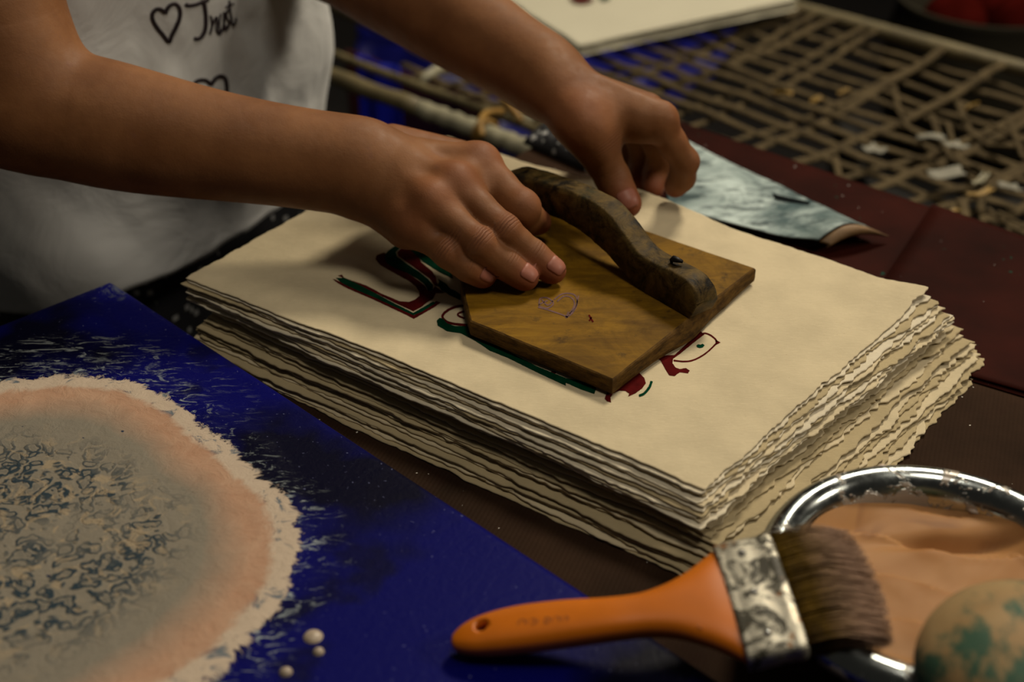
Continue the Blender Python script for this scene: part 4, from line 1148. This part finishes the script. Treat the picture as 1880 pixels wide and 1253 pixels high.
sc = [(1738, 320, .016, .011, .1, M_scr, 'largest whitish paper scrap on the net at the right'), (1708, 255, .013, .007, -.3, M_scr, 'thin whitish paper scrap on the net, above the largest scrap'),
      (1755, 268, .010, .009, .5, M_scr, 'small whitish paper scrap on the net, beside the thin scrap'), (1605, 275, .008, .010, .6, M_scr, 'whitish paper scrap on the net near the table edge'),
      (1855, 345, .010, .008, .2, M_scr, 'whitish paper scrap on the net at the right frame edge'), (1800, 355, .013, .005, .4, M_yel, 'yellow scrap on the net beside the right frame edge'),
      (1437, 172, .010, .005, -.7, M_yel, 'orange-yellow scrap caught mid-net'), (1500, 185, .006, .006, .2, M_yel, 'small yellow scrap caught mid-net'), (1550, 170, .006, .005, .2, M_yel, 'small yellow scrap caught mid-net, farther right'),
      (1745, 393, .008, .004, .3, M_yel, 'small yellow scrap on the net against the oilcloth'), (1800, 330, .012, .004, .9, M_bamp, 'pale splinter above the yellow scrap at the right'), (1785, 195, .016, .002, .9, M_yel, 'thin yellow straw lying on the net at right')]
for a in sc: scrap(a[0], a[1], a[2], a[3], a[4], a[5], 'paper_scrap', a[6], 'scrap', 'scraps on the net')

# white paper pile lying on the net at the top
def m_white():
    n = NT('white_paper'); v = n.obj(); n.set(col=n.mix(n.noise(v, 20, 3), (.44, .41, .31), (.50, .47, .36)), rough=.9); n.bump(n.noise(v, 90, 4), .001, .3); return n.m
MW = m_white()
zp = ZN+.012
pc_ = [W(1063, 100, zp), W(1462, 14, zp)]
u1 = (pc_[1]-pc_[0]); 
lft = W(880, -22, zp)-pc_[0]
for k in range(6):
    j = Vector((rn.uniform(-.003, .003), rn.uniform(-.003, .003), 0))
    A_ = pc_[0]+j; B_ = pc_[1]+j; D_ = A_+lft; C_ = B_+lft
    a2, b2, c2_, d2 = (Vector((q.x, q.y)) for q in (A_, B_, C_, D_))
    o = sheet('white_sheet', a2, b2, c2_, d2, lambda X, Y, u, v, k=k: zp+.0022*k+.002*np.sin(u*5)*v+0*X, 700+k, MW, 60, 50, .8, .001)
    tag(o, 'white paper sheet in the pile on the net, ' + (['lowest', 'second from the bottom', 'third from the bottom', 'third from the top', 'second from the top', 'topmost with a dark print'][k]), 'paper', 'white paper pile on the net')
    if k == 5: WT = o
for (pl_, mt, nm) in (([(1045, -4), (1085, -4), (1090, 4), (1070, 9), (1052, 6)], M_red, 'red_print'), ([(1100, -6), (1122, -6), (1118, 1), (1104, 3)], M_green, 'green_print')):
    q = [W(a, b, zp+.0125) for a, b in pl_]; o = bm_obj(nm, prism([(p.x, p.y) for p in q], zp+.0135, zp+.0142), mt, None, False); o.parent = WT

# ---- things beneath / beyond the net
M_blue = m_simple('blue_plastic', (.001, .002, .11), .45, .35, 14)
def wavy(name, c4, z, amp, mat, nx=50, ny=40, f=10, t=.001):
    vs = []; fs = []
    for j in range(ny+1):
        for i in range(nx+1):
            u, v = i/nx, j/ny; p = Vector(c4[0]).lerp(Vector(c4[1]), u).lerp(Vector(c4[3]).lerp(Vector(c4[2]), u), v)
            vs.append((p[0], p[1], z+amp*float(fbm(np.float64(p[0]*f), np.float64(p[1]*f), 3))))
    for j in range(ny):
        for i in range(nx): a = j*(nx+1)+i; fs.append((a, a+1, a+nx+2, a+nx+1))
    return solid(mesh_obj(name, vs, fs, mat), t, -1)
zb = -.30
o = wavy('blue_tarpaulin', [W(640, 260, zb)[:2], W(1080, 330, zb)[:2], W(1380, 60, zb)[:2], W(660, 20, zb)[:2]], zb, .05, M_blue)
tag(o, 'crumpled blue plastic tarpaulin spread below the net frame', 'tarpaulin')
# hanging blue cloth and dark red cloth below the pole
def hang(name, pA, pB, zt0, zb0, mat, folds, label, cat):
    vs = []; fs = []; nx, ny = 60, 20; t = (pB-pA).normalized(); s = Vector((-t.y, t.x, 0))
    for j in range(ny+1):
        for i in range(nx+1):
            u, v = i/nx, j/ny; p = pA.lerp(pB, u)+s*.012*math.sin(u*folds)*(.3+v); vs.append((p.x, p.y, zt0+(zb0-zt0)*v))
    for j in range(ny):
        for i in range(nx): a = j*(nx+1)+i; fs.append((a, a+1, a+nx+2, a+nx+1))
    o = mesh_obj(name, vs, fs, mat); solid(o, .0015, -1); tag(o, label, cat); return o
hA = W(655, 100, -.10); hB = W(732, 125, -.10)
hang('hanging_cloth', hA, hB, -.10, -.5, m_simple('blue_cloth', (.004, .012, .5), .6, .3, 12), 9, 'bright blue cloth hanging behind the pole, between the arms', 'cloth')
M_mar = m_simple('dark_red_cloth', (.05, .004, .004), .8, .3, 12)
hang('hanging_cloth', W(560, 85, -.11)+e2*.06, W(840, 190, -.11)+e2*.06, -.13, -.62, M_mar, 14, 'dark red cloth hanging behind the blue cloth', 'cloth')
# black speckled cloth at the table's back corner
vs = []; fs = []; nx, ny = 40, 30
cA, cB, cC, cD = W(960, 268, .0), W(1075, 318, .0), W(1100, 285, .0), W(1000, 232, .0)
for j in range(ny+1):
    for i in range(nx+1):
        u, v = i/nx, j/ny; p = cA.lerp(cB, u).lerp(cD.lerp(cC, u), v)
        e = min(u, 1-u, v, 1-v); vs.append((p.x, p.y, .002+.012*min(1, e*5)**.5+.008*min(1, e*6)*float(fbm(np.float64(p.x*50), np.float64(p.y*50), 3))))
for j in range(ny):
    for i in range(nx): a = j*(nx+1)+i; fs.append((a, a+1, a+nx+2, a+nx+1))
o = mesh_obj('black_cloth', vs, fs, M_skirt); solid(o, .0012, -1); tag(o, 'crumpled black speckled cloth on the table, behind the arched handle', 'cloth')

# dim pot with red things, beyond the net at top right
pz = -.20; PC = W(1672, 32, -.08)+e2*.20
pot = empty('clay_pot', (PC.x, PC.y, -.32)); tag(pot, 'dim grey-brown round pot standing beyond the far rail', 'pot')
bm = lathe([(.0001, 0), (.07, 0), (.105, .04), (.12, .10), (.118, .17), (.108, .205), (.114, .215), (.108, .215), (.102, .20), (.11, .16), (.0001, .15)], 64)
o = bm_obj('pot_body', bm, m_simple('pot_clay', (.025, .022, .015), .9, .2, 12, spec=.05)); o.parent = pot
stl = bm_obj('stool', prism([(PC.x-.14, PC.y-.14), (PC.x+.14, PC.y-.14), (PC.x+.14, PC.y+.14), (PC.x-.14, PC.y+.14)], -.75, -.32), m_simple('stool_dark', (.006, .005, .004), .8), None, False); bevel(stl, .004)
tag(stl, 'dark block-like stand under the dim pot', 'stand')
M_redp = m_simple('red_fruit', (.035, .003, .002), 1.0, .4, 20, spec=.0)
for k, (dx, dy, r) in enumerate(((-.05, -.03, .04), (.03, -.045, .042), (.0, .03, .04))):
    bm = bmesh.new(); bmesh.ops.create_icosphere(bm, subdivisions=3, radius=r)
    for v in bm.verts: v.co *= 1+.1*float(fbm(np.float64(v.co.x*30+k), np.float64(v.co.y*30), 2))
    o = bm_obj('red_lump', bm, M_redp); o.location = (PC.x+dx, PC.y+dy, -.32+.19)
    tag(o, ['leftmost dim red lump inside the far pot', 'rightmost dim red lump inside the far pot', 'middle dim red lump at the back of the far pot'][k], 'lump', 'red lumps in the pot')
